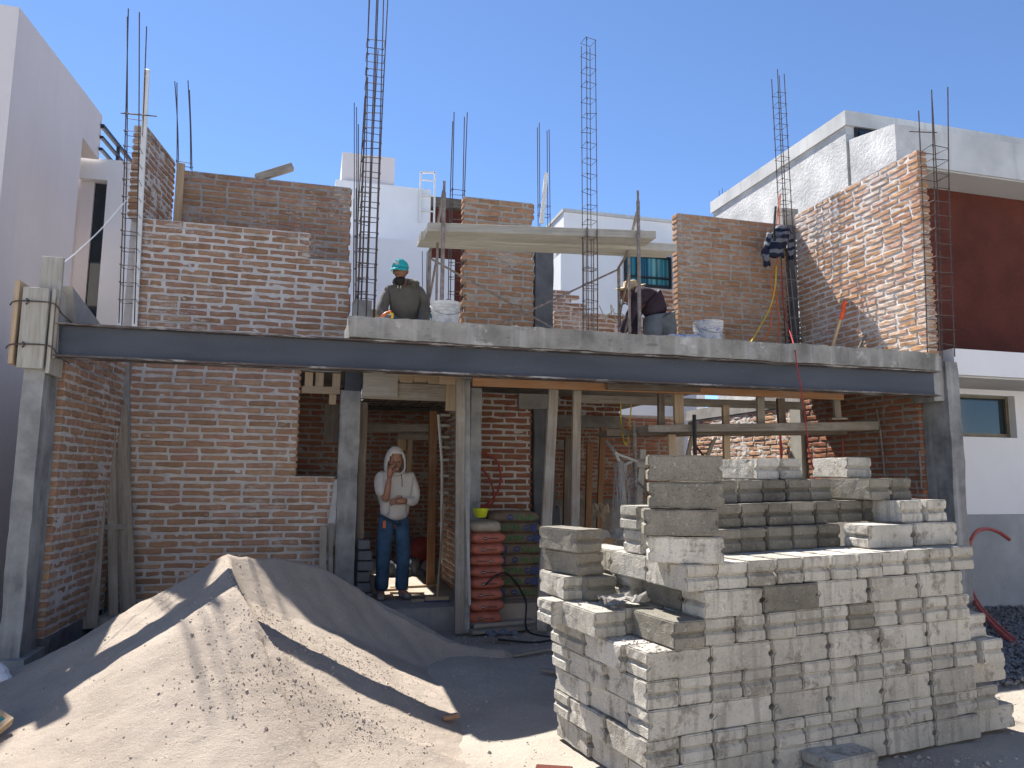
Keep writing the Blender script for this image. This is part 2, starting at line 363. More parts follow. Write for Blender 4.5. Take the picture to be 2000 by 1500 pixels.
def brick_wall(name, label, p0, ang, L, z0, z1, mat, mortar='mortar', keep=None, inset=.010, seed=1, cat='brick wall', phase=0.0, zfn=None, group=None, cut=None, pl=PL, lump=.017):
    """p0: start of the wall's visible face; ang: direction it runs; its thickness lies to the left of that direction"""
    rng = random.Random(seed)
    root = thing(name, label, cat, (p0[0], p0[1], z0), group)
    d = Vector((math.cos(ang), math.sin(ang), 0)); nrm = Vector((-d.y, d.x, 0)); base = Vector((p0[0], p0[1], 0))
    mb = MB(); items = []
    nc = int(round((z1-z0)/PH))
    for k in range(nc):
        z = z0 + k*PH
        u = -((.5*(k % 2) + phase + rng.random()*.08) % 1.0)*pl; spans = []
        while u < L:
            ln = pl if rng.random() > .05 else pl*.5
            a0, b0 = max(u, 0.0), min(u+ln, L)
            for a, b_ in ([(a0, cut), (cut, b0)] if cut and a0 < cut < b0 and (keep(a0+.01, z+PH/2) != keep(b0-.01, z+PH/2)) else [(a0, b0)]):
                if b_-a > .05 and (keep is None or keep((a+b_)/2, z+PH/2)):
                    items.append((a, b_, z))
                    if spans and abs(spans[-1][1]-a) < .01: spans[-1][1] = b_
                    else: spans.append([a, b_])
            u += ln
        for a, b_ in spans:
            a2, b2 = a+.03, b_-.03; zl, zh = z-.0105, z+PH-.0105
            nu = max(1, int((b2-a2)/.034)); zz3 = (zl, zl+.020, zl+PH*.60, zh)
            front = []; n0 = len(mb.v)
            for zz in zz3:
                for i in range(nu+1):
                    q = base + d*(a2+(b2-a2)*i/nu) + Vector((0,0,zz)) + Vector((seed*3.7, 0, 0))
                    e = mnoise.noise(q*4.5)*.9 + mnoise.noise(q*17)*.75 + mnoise.noise(q*1.1)*.5
                    v = inset + .003 - lump*max(0.0, min(1.0, .35+e*.8))
                    mb.v.append(q - Vector((seed*3.7, 0, 0)) + nrm*v)
            W1 = nu+1
            for j in range(3):
                for i in range(nu):
                    mb.f.append((n0+j*W1+i, n0+j*W1+i+1, n0+(j+1)*W1+i+1, n0+(j+1)*W1+i)); mb.uv.append(None)
            P = [base + d*uu + nrm*(BT-inset) + Vector((0,0,zz)) for zz in (zl, zh) for uu in (a2, b2)]
            m0 = len(mb.v); mb.v += P
            mb.f += [(m0+1, m0, m0+2, m0+3), (n0, m0, m0+1, n0+nu), (n0+3*W1+nu, m0+3, m0+2, n0+3*W1), (n0, n0+W1, n0+2*W1, n0+3*W1, m0+2, m0), (n0+nu, m0+1, m0+3, n0+3*W1+nu, n0+2*W1+nu, n0+W1+nu)]
            mb.uv += [None]*5
    ms = brick_meshes(mat); rest = MB()
    for i, (a, b_, z) in enumerate(items):
        me = ms[rng.randrange(len(ms))]
        wlen = (b_-a) - .018
        c = base + d*((a+b_)/2) + nrm*(BT/2 + (rng.random()-.5)*.008) + Vector((0,0,z+PH/2-.0105+(rng.random()-.5)*.004))
        o = bpy.data.objects.new('brick', me); C.objects.link(o); o.parent = root
        o.location = c - root.location
        o.rotation_euler = ((rng.random()-.5)*.03, (rng.random()-.5)*.016, ang + (math.pi if rng.random() < .5 else 0) + (rng.random()-.5)*.012)
        o.scale = (wlen/BL*(1-.05*rng.random()), 1, .86+.24*rng.random())
    mb.build('mortar', mortar, root)
    
    if len(items) > 300: print('MANY', name, len(items))
    return root

# ------------------------------------------------------------------ ground
def ground_z(x, y):
    z = .05*mnoise.noise(Vector((x*.7, y*.7, 3))) + .018*mnoise.noise(Vector((x*3.1, y*3.1, 8)))
    near = max(0.0, 1-abs(x-1.5)/9)*max(0.0, 1-abs(y-5)/7)
    return z*min(1, near*2.2) - .01
def axis_vals(lo, hi, c0, c1, fine, coarse):
    v = [lo]
    x = lo
    while x < hi:
        d = fine if c0 <= x <= c1 else max(fine, min(coarse, .3*(c0-x if x < c0 else x-c1)))
        x = x+d if x+d < hi else hi
        v.append(x)
    return v
def sheet(name, xs, ys, zf, mat, kind=None, smooth=True):
    vs = [(x, y, zf(x, y)) for y in ys for x in xs]; n = len(xs)
    fs = [(j*n+i, j*n+i+1, (j+1)*n+i+1, (j+1)*n+i) for j in range(len(ys)-1) for i in range(n-1)]
    me = bpy.data.meshes.new(name); me.from_pydata(vs, [], fs); me.update()
    if smooth:
        for p in me.polygons: p.use_smooth = True
    o = link(name, me, mat); RL[o] = Vector((0,0,0)); return tag(o, kind=kind)
tag(block('street', 'street_concrete', (-60,-7,-.3),(60,1.2,.004)), kind='structure')
sheet('ground', axis_vals(-300, 300, -3, 8, .09, 60), axis_vals(-120, 500, 2.2, 8, .09, 60), ground_z, 'dirt', 'structure')
tag(block('floor', 'floor_dust', (-1.95, 8.1, -.25), (6.8, 13.2, .20)), kind='structure')

# ------------------------------------------------------------------ neighbouring houses
h = thing('neighbour_house', 'tall smooth pale house wall rising close along the left lot line', 'house', (-6, 10, 0))
MB().hexa([(-12,8.41,0),(-3.2,8.41,0),(-3.2,10.77,0),(-12,10.77,0),(-12,8.41,6.52),(-3.2,8.41,6.49),(-3.2,10.77,6.75),(-12,10.77,6.75)]).build('wall', 'lavender_wall', h)
MB().hexa([(-12,10.77,6.125),(-3.2,10.77,6.125),(-3.2,11.57,6.15),(-12,11.57,6.15),(-12,10.77,6.75),(-3.2,10.77,6.75),(-3.2,11.57,6.83),(-12,11.57,6.83)]).build('upper_wall', 'lavender_wall', h)
m = MB(); m.box((-3.08,11.62,0),(-2.80,11.95,5.87)); m.box((-3.46,11.62,5.87),(-2.80,11.95,6.19)); m.build('return_wall', 'white_wall', h)
MB().box((-3.46,11.75,0),(-3.28,12.0,5.868)).build('reveal', 'lavender_wall', h)
MB().box((-3.278,11.80,0),(-3.082,11.86,5.868)).build('window', 'glass_dark', h)
m = MB(); m.box((-12,11.96,0),(-3.47,16,6.05)); m.box((-3.27,12.2,0),(-2.82,16,6.05)); m.build('rear_wall', 'lavender_wall', h)
r = thing('roof_railing', 'black metal handrail on the roof terrace behind the pale left house wall', 'railing', (-3.2, 12, 6.2))
a, b_ = Vector((-3.170,11.499,6.640)), Vector((-3.170,13.679,6.887))
for k, dz in enumerate((0, -.17, -.35)): MB().bar(a+Vector((0,0,dz)), b_+Vector((0,0,dz)), .045, .06 if k == 0 else .04).build('rail', 'black_metal', r)
for t in (.42, .86): p = a.lerp(b_, t); MB().bar(p, p-Vector((0,0,.50)), .045, .045).build('post', 'black_metal', r)

h = thing('neighbour_house', 'white and red-brown stucco house adjoining the right side of the building site', 'house', (10, 10, 0))
MB().box((7.06,8.33,0),(15,11.9,6.70)).build('wall', 'rough_white', h)
m = MB(); m.box((7.03,8.285,6.53),(15,11.95,6.745)); m.build('roof', 'fascia_white', h)
MB().hexa([(7.06,7.44,5.64),(7.42,7.44,5.64),(7.42,8.268,5.64),(7.06,8.268,5.64),(7.06,7.44,6.14),(7.42,7.44,6.14),(7.42,8.268,6.30),(7.06,8.268,6.30)]).build('parapet_side', 'rough_white', h)
MB().box((7.423,7.445,5.62),(15,8.266,6.13)).build('parapet', 'fascia_white', h)
MB().box((7.10,7.98,3.093),(15,8.26,5.618)).build('red_wall', 'stucco_red', h)
MB().box((7.10,7.47,5.60),(15,7.978,5.617)).build('soffit', 'soffit', h)
MB().box((7.036,6.75,2.79),(15,8.265,3.09)).build('ledge', 'white_wall', h)
MB().box((7.05,6.78,2.765),(15,7.6,2.787)).build('soffit', 'soffit', h)
m = MB(); X0, X1, Z0, Z1, YF = 7.93, 8.86, 2.145, 2.693, 7.6
m.box((7.06,YF,1.168),(X0,8.26,2.763)); m.box((X1,YF,1.168),(15,8.26,2.763)); m.box((X0,YF,1.168),(X1,8.26,Z0)); m.box((X0,YF,Z1),(X1,8.26,2.763)); m.build('lower_wall', 'white_wall', h)
MB().box((7.06,YF-.015,-.3),(15,8.26,1.165)).build('plinth', 'plinth_gray', h)
w = MB(); w.box((X0,YF+.10,Z0),(X1,YF+.16,Z0+.055)); w.box((X0,YF+.10,Z1-.03),(X1,YF+.16,Z1)); w.box((X0,YF+.10,Z0+.055),(X0+.03,YF+.16,Z1-.03)); w.box((X1-.045,YF+.10,Z0+.055),(X1,YF+.16,Z1-.03))
wf = w.build('window', 'bronze_frame', h)
MB().box((X0+.03,YF+.125,Z0+.055),(X1-.045,YF+.135,Z1-.03)).build('pane', 'glass_dark', wf)
w = MB(); w.box((7.20,8.305,6.14),(8.3,8.328,6.52)); wf = w.build('window', 'black_metal', h)
MB().box((7.26,8.29,6.18),(8.24,8.303,6.47)).build('pane', 'glass_dark', wf)
MB().lathe((8.85,7.1,2.745), [(0,.0),(.06,.0),(.06,.019)], 16).build('ceiling_lamp', 'plinth_gray', h)

h = thing('distant_house', 'plain white house with a roof box behind the worker in the teal cap', 'house', (1.7, 21, 0))
MB().box((.46,20,0),(1.90,24,10.45)).build('tower', 'lavender_wall', h)
MB().box((.30,19.9,0),(2.92,23,9.60)).build('wall', 'white_wall', h)
m = MB(); m.box((-1.0,17,0),(2.42,19.88,7.12)); m.build('front_wall', 'white_wall', h)
MB().box((2.4,17.5,0),(3.2,19.85,6.9)).build('side_wall', 'white_wall', h)
for x in (2.62, 2.86):
    f = block('window', 'pvc_white', (x-.1,17.46,5.35),(x+.1,17.498,5.72), h); block('pane', 'glass_teal', (x-.075,17.445,5.38),(x+.075,17.459,5.69), f)
r = thing('roof_ladder', 'small white ladder rising over the roof edge of the distant white house', 'ladder', (2.82, 20.2, 9))
m = MB()
for x, z in ((2.62,10.06),(3.02,10.10)): m.bar((x,19.86,8.6),(x,19.86,z),.05,.05)
m.bar((2.62,19.86,10.06),(3.02,19.86,10.10),.05,.05); m.build('rail', 'pvc_white', r)
for z in (9.85,9.4,8.95): MB().bar((2.645,19.86,z),(2.995,19.86,z),.04,.035).build('rung', 'pvc_white', r)
h = thing('distant_house', 'brown tiled roof edge showing between the white house and the brick pier', 'house', (4, 24, 0))
MB().box((2.9,24,0),(6,27,10.6)).build('wall', 'stucco_red', h); MB().box((2.85,23.8,10.6),(6.1,27,10.95)).build('roof', 'wood_dark', h)
h = thing('distant_house', 'white house with a dark teal curtained window behind the scaffold', 'house', (9, 21, 0))
MB().box((6.9,20,0),(10.62,26,9.40)).build('wall', 'white_wall', h)
MB().box((6.86,19.95,9.405),(10.66,26,9.50)).build('roof_edge', 'fascia_white', h)
MB().box((6.4,18.8,0),(7.04,19.98,7.75)).build('annex', 'white_wall', h); MB().box((6.4,19.2,7.76),(6.98,19.98,8.22)).build('annex_parapet', 'fascia_white', h)
f = MB(); f.box((8.80,19.90,7.30),(10.32,19.985,7.38)); f.box((8.80,19.90,8.22),(10.32,19.985,8.29)); f.box((8.80,19.90,7.38),(8.86,19.985,8.22)); f.box((10.26,19.90,7.38),(10.32,19.985,8.22)); f.box((8.86,19.90,7.58),(10.26,19.96,7.63)); f.box((9.2,19.90,7.63),(9.24,19.96,8.22))
wf = f.build('window', 'black_metal', h); block('pane', 'glass_teal', (8.86,19.965,7.38),(10.26,19.985,8.22), wf)
MB().box((10.35,18.6,0),(10.62,19.98,8.6)).build('fin_wall', 'white_wall', h)

# the far side of the street, unseen: added for bounced sunlight and the window's reflection
for hx, hw, hh, mt, lab in ((-9,9,6.2,'white_wall','white two-storey house across the street to the left'),(1.5,10,6.6,'fascia_white','cream two-storey house straight across the street'),(13,11,6.0,'white_wall','white two-storey house across the street to the right')):
    h = thing('street_house', lab, 'house', (hx+hw/2, -12, 0))
    MB().box((hx,-16,0),(hx+hw,-7.5,hh)).build('wall', mt, h); MB().box((hx-.1,-16,hh+.003),(hx+hw+.1,-7.3,hh+.25)).build('roof', 'fascia_white', h)
    for k, (wx, wz) in enumerate(((1.2,3.9),(hw-2.8,3.9),(hw-2.8,1.0))):
        f = block('window', 'black_metal', (hx+wx,-7.52,wz),(hx+wx+1.6,-7.46,wz+1.3), h); block('pane', 'glass_dark', (hx+wx+.06,-7.459,wz+.06),(hx+wx+1.54,-7.45,wz+1.24), f)
    block('door', 'wood_tan', (hx+1.5,-7.52,0),(hx+2.5,-7.45,2.2), h)
# ------------------------------------------------------------------ the building: concrete frame
def rough_block(name, mat, a, b, cuts, amp, seed, parent=None, cat=None, label=None):
    """a cast block: subdivided, its faces and arrises uneven"""
    bm = bmesh.new(); bmesh.ops.create_cube(bm, size=1.0)
    A, B = Vector(a), Vector(b)
    for v in bm.verts: v.co = Vector((A[i] + (v.co[i]+.5)*(B[i]-A[i]) for i in range(3)))
    for ax in range(3):
        n = cuts[ax]
        if n:
            es = [e for e in bm.edges if abs((e.verts[0].co-e.verts[1].co)[ax]) > 1e-4 and abs((e.verts[0].co-e.verts[1].co)[(ax+1)%3]) < 1e-4 and abs((e.verts[0].co-e.verts[1].co)[(ax+2)%3]) < 1e-4]
            bmesh.ops.subdivide_edges(bm, edges=es, cuts=n, use_grid_fill=True)
    for v in bm.verts:
        p = v.co*2.2 + Vector((seed, 0, 0)); q = v.co*13 + Vector((0, seed, 0))
        v.co += Vector((mnoise.noise(p), mnoise.noise(p+Vector((9,0,0))), mnoise.noise(p+Vector((0,9,0)))))*amp + Vector((mnoise.noise(q), mnoise.noise(q+Vector((5,0,0))), mnoise.noise(q+Vector((0,5,0)))))*amp*(.55 if name != 'concrete_slab' else (1.5 if v.co.z > B.z-.03 else .5))
    off = RL[parent] if parent else Vector(((A.x+B.x)/2, (A.y+B.y)/2, A.z))
    for v in bm.verts: v.co -= off
    me = bpy.data.meshes.new(name); bm.to_mesh(me); bm.free()
    o = link(name, me, mat, parent)
    if not parent: o.location = off; RL[o] = off
    if label: tag(o, label, cat)
    return o
rough_block('concrete_slab', 'slab_concrete', (.265,6.63,2.805),(6.74,9.12,3.0), (150,8,4), .011, 3, None, 'slab', 'rough poured concrete floor slab carried on the long steel beam')
rs = thing('roof_slab', 'grey concrete slab over the dark rooms behind the front walls', 'slab', (1.5, 11, 2.8))
m = MB(); m.box((-1.95,8.86,2.80),(.24,9.1,2.97)); m.box((-1.95,9.125,2.80),(5.3,10.6,2.97)); m.box((-1.95,10.602,2.80),(.0,12.6,2.97)); m.box((.75,10.602,2.80),(5.3,12.6,2.97)); m.box((-1.95,12.602,2.80),(5.3,13.3,2.97)); m.build('slab', 'concrete', rs)
col = thing('corner_pillar', 'weathered concrete pillar at the left end of the beam with boards strapped round its head', 'pillar', (-2.2, 6.85, 0))
rough_block('shaft', 'concrete_pillar', (-2.27,6.70,.16),(-2.12,7.06,2.86), (2,4,24), .011, 11, col)
rough_block('footing', 'concrete_pillar', (-2.36,6.60,-.3),(-2.05,7.2,.165), (3,4,3), .012, 12, col)
MB().hexa([(-2.12,7.0,2.80),(-2.0,7.0,2.80),(-1.97,8.3,2.80),(-2.12,8.3,2.80),(-2.12,6.9,3.16),(-2.03,6.9,3.16),(-1.97,8.3,2.86),(-2.12,8.3,2.86)]).build('ridge', 'concrete', col)
def board(name, mat, x, y, z, label, cat='board', group=None):
    o = block(name, mat, (x[0],y[0],z[0]),(x[1],y[1],z[1]), None, .004); return tag(o, label, cat, group)
board('form_board', 'wood_cream', (-2.30,-2.115),(6.625,6.66),(2.41,3.07), 'pale formwork board wired across the face of the left pillar head', 'board')
board('form_board', 'wood_cream', (-2.22,-2.06),(6.72,6.76),(2.6,3.36), 'tall narrow formwork board with a splintered top rising above the left pillar', 'board')
board('form_board', 'wood_tan', (-2.36,-2.325),(6.62,6.86),(2.44,3.12), 'brown edge board on the street-side corner of the left pillar head', 'board')
board('form_board', 'wood_cream', (-2.105,-2.075),(6.66,6.98),(2.38,3.08), 'grey formwork board clamped between the pillar head and the steel beam', 'board')
board('form_board', 'wood_grey', (-2.07,-2.045),(6.665,6.70),(2.50,3.0), 'thin batten nailed to the formwork beside the beam end', 'board')
for z, lab in ((2.58,'lower twisted wire tie round the formwork on the left pillar'), (2.93,'upper twisted wire tie round the formwork on the left pillar')):
    pts = [(-2.38,6.62,z-.02),(-2.34,6.60,z+.01),(-2.2,6.605,z+.02),(-2.1,6.625,z+.02),(-2.055,6.64,z+.0),(-2.035,6.72,z-.05),(-2.03,6.98,z-.07)]
    m = MB().tube(pathpts(pts,5), .006, 5); m.tube([(-2.26,6.60,z-.01),(-2.235,6.595,z+.02),(-2.26,6.592,z+.035)], .008, 5)
    tag(m.build('wire_tie', 'rebar'), lab, 'wire')
col = thing('corner_pillar', 'tall grey concrete pillar at the right end of the beam beside the white house', 'pillar', (6.95, 6.85, 0))
rough_block('shaft', 'concrete_pillar', (6.865,6.70,-.2),(7.03,7.06,2.92), (2,4,24), .013, 21, col)
rough_block('head', 'concrete_pillar', (6.72,6.74,2.48),(6.863,7.04,2.93), (2,3,6), .014, 22, col)
bm_ = thing('steel_beam', 'long dark blue-grey steel I-beam spanning the whole front above the ground floor', 'beam', (2.3, 6.7, 2.52))
MB().box((-2.05,6.735,2.537),(6.72,6.747,2.785)).build('web', 'steel_paint', bm_)
MB().box((-2.06,6.655,2.786),(6.72,6.83,2.80)).build('top_flange', 'steel_flange', bm_)
MB().box((-2.06,6.655,2.52),(6.74,6.83,2.536)).build('bottom_flange', 'steel_flange', bm_)
MB().tube([(-2.05,6.72,2.54),(-2.055,6.72,2.62),(-2.06,6.72,2.78)], .012, 6).build('weld', 'plinth_gray', bm_)

dc = thing('door_column', 'light grey concrete column with a steel stub at the left of the doorway', 'pillar', (.39, 8.75, 0))
rough_block('shaft', 'concrete_pillar', (.285,8.60,-.1),(.505,8.95,2.545), (3,3,26), .010, 31, dc)
MB().box((.325,8.61,2.547),(.515,8.93,2.80)).build('steel_stub', 'steel_paint', dc)
MB().hexa([(.17,8.675,.85),(.285,8.64,.8),(.285,8.70,.8),(.17,8.70,.85),(.25,8.675,1.52),(.285,8.64,1.55),(.285,8.70,1.55),(.25,8.70,1.52)]).build('mortar_patch', 'mortar', dc)
rb = tag(rough_block('ring_beam', 'concrete', (-1.96,8.69,2.772),(.28,8.86,2.945), (20,2,2), .007, 41), 'thin concrete ring beam between the two brick panels on the left', 'beam')
step = rough_block('door_step', 'concrete', (.45,8.02,-.2),(1.80,8.55,.205), (10,4,3), .012, 51, None, 'step', 'dusty concrete step in front of the doorway')
jc = thing('door_jamb', 'narrow grey concrete jamb at the right end of the doorway', 'pillar', (1.8, 8.4, 0))
rough_block('shaft', 'concrete_pillar', (1.735,8.28,.2),(1.86,8.44,2.6), (2,2,20), .007, 61, jc)

# ------------------------------------------------------------------ the building: brickwork
HALF = math.pi/2
brick_wall('brick_wall', 'ground-floor brick wall on the left with a tall window opening by the column', (-1.95,8.70), 0, 2.23, .05, 2.77, 'brick_front',
           keep=lambda u, z: not (u > 1.80 and z > 1.545), cut=1.80, seed=11, lump=.0105)
brick_wall('brick_wall', 'upper-storey brick wall above the left of the beam, stepped down at its right end', (-1.95,8.70), 0, 2.32, 2.955, 4.40, 'brick_upper',
           keep=lambda u, z: not (u > 1.84 and z > 4.11), cut=1.84, seed=12, lump=.0128)
w = brick_wall('brick_wall', 'shaded rear brick wall seen above the upper left brick panel', (-1.79,9.70), 0, 2.17, 3.95, 5.43, 'brick_upper', 'mortar_dark', seed=13, lump=.013)
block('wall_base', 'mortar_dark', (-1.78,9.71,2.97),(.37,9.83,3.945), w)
w = brick_wall('brick_wall', 'short brick return wall standing highest at the upper left corner', (-1.95,8.665), rad(81.5), 1.02, 4.405, 5.47, 'brick_upper', seed=14)
MB().hexa([(-1.95,8.86,2.95),(-1.83,9.69,2.95),(-1.95,9.69,2.95),(-2.07,8.86,2.95),(-1.95,8.86,4.40),(-1.83,9.69,4.40),(-1.95,9.69,4.40),(-2.07,8.86,4.40)]).build('wall_base', 'mortar', w)
brick_wall('brick_wall', 'left boundary brick wall running back behind the weathered pillar', (-2.075,7.06), math.atan2(1.64,.115), 1.64, .24, 2.80, 'brick_front', seed=15, lump=.013, pl=.225)
rough_block('wall_plinth', 'concrete_dark', (-2.2,7.07,-.2),(-2.03,8.7,.23), (2,8,2), .01, 71, None, 'plinth', 'dark damp concrete plinth under the left boundary wall')
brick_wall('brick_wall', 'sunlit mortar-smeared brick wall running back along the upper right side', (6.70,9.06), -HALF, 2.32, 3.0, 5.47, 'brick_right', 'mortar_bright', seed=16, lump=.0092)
brick_wall('brick_wall', 'upper rear brick wall beside the hanging striped garment', (4.78,9.06), 0, 1.78, 3.0, 5.30, 'brick_tan', 'mortar_tan', seed=17, phase=.2, lump=.011)
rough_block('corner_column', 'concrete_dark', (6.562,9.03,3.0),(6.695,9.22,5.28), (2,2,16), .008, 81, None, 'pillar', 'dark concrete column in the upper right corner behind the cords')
brick_wall('brick_wall', 'narrow brick pier in the middle of the upper floor behind the scaffold planks', (1.75,9.10), 0, .99, 3.0, 5.22, 'brick_tan', 'mortar_tan', seed=18, phase=.3, lump=.011)
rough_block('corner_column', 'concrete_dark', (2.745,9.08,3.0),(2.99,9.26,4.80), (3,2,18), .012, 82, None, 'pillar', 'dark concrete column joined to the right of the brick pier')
brick_wall('brick_wall', 'low unfinished brick wall crossing the upper floor behind the tall cage', (3.62,11.0), 0, 1.9, 3.4, 4.26, 'brick_upper', seed=19)
brick_wall('brick_wall', 'far stepped brick wall end behind the low upper-floor wall', (4.2,13.0), 0, .75, 3.9, 5.13, 'brick_upper', keep=lambda u, z: u < .53 or z < 4.9, seed=20)
brick_wall('brick_wall', 'low brick wall end between the scaffold frame and the brick pier', (1.70,11.0), 0, .62, 3.4, 4.18, 'brick_upper', seed=21)
brick_wall('brick_wall', 'low brick wall end beside the kneeling worker in the straw hat', (5.55,11.2), 0, .5, 3.4, 4.75, 'brick_upper', seed=29)
# ground floor, inside
brick_wall('brick_wall', 'narrow receding brick wall along the right side of the doorway', (1.735,10.1), -HALF, 1.66, .20, 2.58, 'brick_front', 'mortar', seed=22, lump=.011)
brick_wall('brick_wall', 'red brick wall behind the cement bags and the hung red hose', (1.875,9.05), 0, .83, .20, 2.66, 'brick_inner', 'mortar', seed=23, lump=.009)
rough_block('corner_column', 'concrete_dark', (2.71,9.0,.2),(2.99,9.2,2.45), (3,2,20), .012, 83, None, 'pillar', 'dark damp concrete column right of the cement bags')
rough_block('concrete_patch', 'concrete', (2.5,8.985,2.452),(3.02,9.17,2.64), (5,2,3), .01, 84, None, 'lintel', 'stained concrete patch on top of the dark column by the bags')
brick_wall('brick_wall', 'red brick wall strip above the inner lintel in the right bay', (3.05,10.5), 0, 1.5, 2.52, 2.79, 'brick_inner', 'mortar_bright', seed=24)
rough_block('inner_lintel', 'concrete', (2.95,10.47,2.34),(4.6,10.64,2.515), (16,2,2), .012, 85, None, 'lintel', 'pale concrete lintel across the inner opening of the right bay')
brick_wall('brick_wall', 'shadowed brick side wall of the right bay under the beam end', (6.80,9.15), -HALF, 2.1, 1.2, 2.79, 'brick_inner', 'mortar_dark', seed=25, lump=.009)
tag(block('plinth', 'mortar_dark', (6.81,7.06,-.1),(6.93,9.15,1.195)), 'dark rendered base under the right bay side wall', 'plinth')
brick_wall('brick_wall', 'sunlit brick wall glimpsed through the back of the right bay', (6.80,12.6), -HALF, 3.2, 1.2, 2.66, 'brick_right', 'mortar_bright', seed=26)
w = MB(); w.box((6.78,9.2,2.66),(6.95,12.6,2.85)); tag(w.build('ring_beam', 'concrete'), 'sunlit concrete ring beam at the back of the right bay', 'beam')
rough_block('corner_column', 'wood_cream', (6.76,9.18,.5),(6.94,9.42,2.66), (2,2,12), .006, 86, None, 'pillar', 'half-sunlit column cast against boards at the back of the right bay')
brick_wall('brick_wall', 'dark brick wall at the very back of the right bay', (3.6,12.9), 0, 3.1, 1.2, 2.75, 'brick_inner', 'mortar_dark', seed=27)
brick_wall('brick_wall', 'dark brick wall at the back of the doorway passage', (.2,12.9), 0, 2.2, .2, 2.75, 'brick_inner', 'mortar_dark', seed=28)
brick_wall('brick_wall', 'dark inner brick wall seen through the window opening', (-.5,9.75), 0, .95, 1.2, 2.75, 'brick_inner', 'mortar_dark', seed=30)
iw = thing('inner_walls', 'plain dark walls closing the rooms behind the front', 'wall', (0, 11, 0))  # closing walls, mostly unseen, added to keep the rooms dark
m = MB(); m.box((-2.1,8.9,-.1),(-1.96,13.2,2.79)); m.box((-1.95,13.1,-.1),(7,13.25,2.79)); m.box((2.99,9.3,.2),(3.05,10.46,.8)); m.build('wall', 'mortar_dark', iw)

# ------------------------------------------------------------------ sand heap
RIDGE = [(-.60,6.25,.97),(-.53,5.75,.92),(-.45,5.35,.86),(-.34,5.10,.74),(-.20,4.95,.58),(.0,4.80,.42),(.25,4.65,.26),(.5,4.5,.14),(.72,4.42,.05)]
BACK = [(-.60,6.25,.97),(-.28,6.60,.93),(.05,6.75,.83),(.42,6.80,.62),(.85,6.80,.34),(1.25,6.75,.14),(1.7,6.6,.08)]
def seg_h(x, y, pts, slope_l, slope_r, scarp=False):
    best = -9
    for (ax, ay, az), (bx, by, bz) in zip(pts, pts[1:]):
        dx, dy = bx-ax, by-ay; L2 = dx*dx+dy*dy
        t = max(0, min(1, ((x-ax)*dx+(y-ay)*dy)/L2))
        px, py, pz = ax+dx*t, ay+dy*t, az+(bz-az)*t
        d = math.hypot(x-px, y-py)
        side = dx*(y-py) - dy*(x-px)
        s = slope_l if side < 0 else slope_r
        drop = s*d if not (scarp and side > 0) else min(d, .15)*1.9 + max(0.0, d-.15)*.48
        best = max(best, pz - drop)
    return best
def sand_h(x, y):
    a = seg_h(x, y, RIDGE, .60, .92, True)
    b_ = seg_h(x, y, BACK, .90, .60)
    k = 18.0
    mx = max(a, b_)
    h = mx + math.log(math.exp(k*(a-mx)) + math.exp(k*(b_-mx)))/k*.35
    h2 = .20 - .13*math.hypot((x+1.9)*.8, (y-4.6)*.9)                 # the heap's spread foot on the left
    mx = max(h, h2); h = mx + math.log(math.exp(12*(h-mx)) + math.exp(12*(h2-mx)))/12
    rill = .5+.5*mnoise.noise(Vector((x*8.5+y*4.2, y*.8, 1)))
    shade = 1.0 if seg_h(x, y, BACK, .66, .60) > seg_h(x, y, RIDGE, .56, .80)-.25 else .25
    h += .035*mnoise.noise(Vector((x*1.9, y*1.9, 0))) + .010*mnoise.noise(Vector((x*8, y*8, 4))) + .004*mnoise.noise(Vector((x*23, y*23, 6))) - .035*rill*shade*max(0, min(1, h*2))
    return h
def axis(a, b_, d): return [a+(b_-a)*i/round((b_-a)/d) for i in range(round((b_-a)/d)+1)]
sp = sheet('sand_pile', axis(-3.0, 2.2, .025), axis(2.9, 7.3, .025), lambda x, y: max(sand_h(x, y), -.12), 'sand')
tag(sp, 'large heap of grey-brown sand with a sharp crest in front of the left wall', 'sand pile')
rng = random.Random(5); m = MB()
cl = [(-.5+rng.random()*1.1, 4.3+rng.random()*1.5) for _ in range(26)]
for i in range(3600):
    if rng.random() < .6:
        c = rng.choice(cl); x, y = c[0]+rng.gauss(0,.16), c[1]+rng.gauss(0,.12)
    else: x, y = -2.4+rng.random()*4.2, 3.3+rng.random()*3.6
    z = sand_h(x, y)
    if z < .0 or (z > .93): continue
    r = .003+.005*rng.random()**2 + (.007 if rng.random() < .04 else 0)
    m.stone((x, y, z+r*.2), r, rng)
tag(m.build('pebbles', 'pebble', sp), kind='stuff')
rng = random.Random(6); m = MB()
for i in range(1500):
    x, y = .6+rng.random()*5.8, 3.2+rng.random()*4.4
    if sand_h(x, y) > ground_z(x, y): continue
    r = .005+.012*rng.random()**3
    m.stone((x, y, ground_z(x, y)+r*.2), r, rng)
for cx, cy, n in ((2.2,7.3,90),(3.3,3.55,160),(2.9,3.45,110),(1.5,3.85,70)):
    for i in range(n):
        x, y = cx+rng.gauss(0,.28), cy+rng.gauss(0,.12); r = .008+.02*rng.random()**3
        m.stone((x, y, ground_z(x, y)+r*.3), r, rng)
tag(m.build('rubble', 'rubble'), kind='stuff')
rng = random.Random(8); m = MB()
for i in range(9500):
    x, y = 5.05+rng.random()*4.2, 4.75+rng.random()*2.82
    if x < 5.05+.4*rng.random() and y < 6: continue
    r = .016+.018*rng.random()
    m.stone((x, y, ground_z(x, y)+.02+rng.random()*.03), r, rng)
tag(m.build('gravel', 'gravel_stone'), kind='stuff')
tb = thing('framed_panel', 'teal panel corner edged in pale wood on the sand at the far left', 'panel', (-1.607,4.600,0.260))
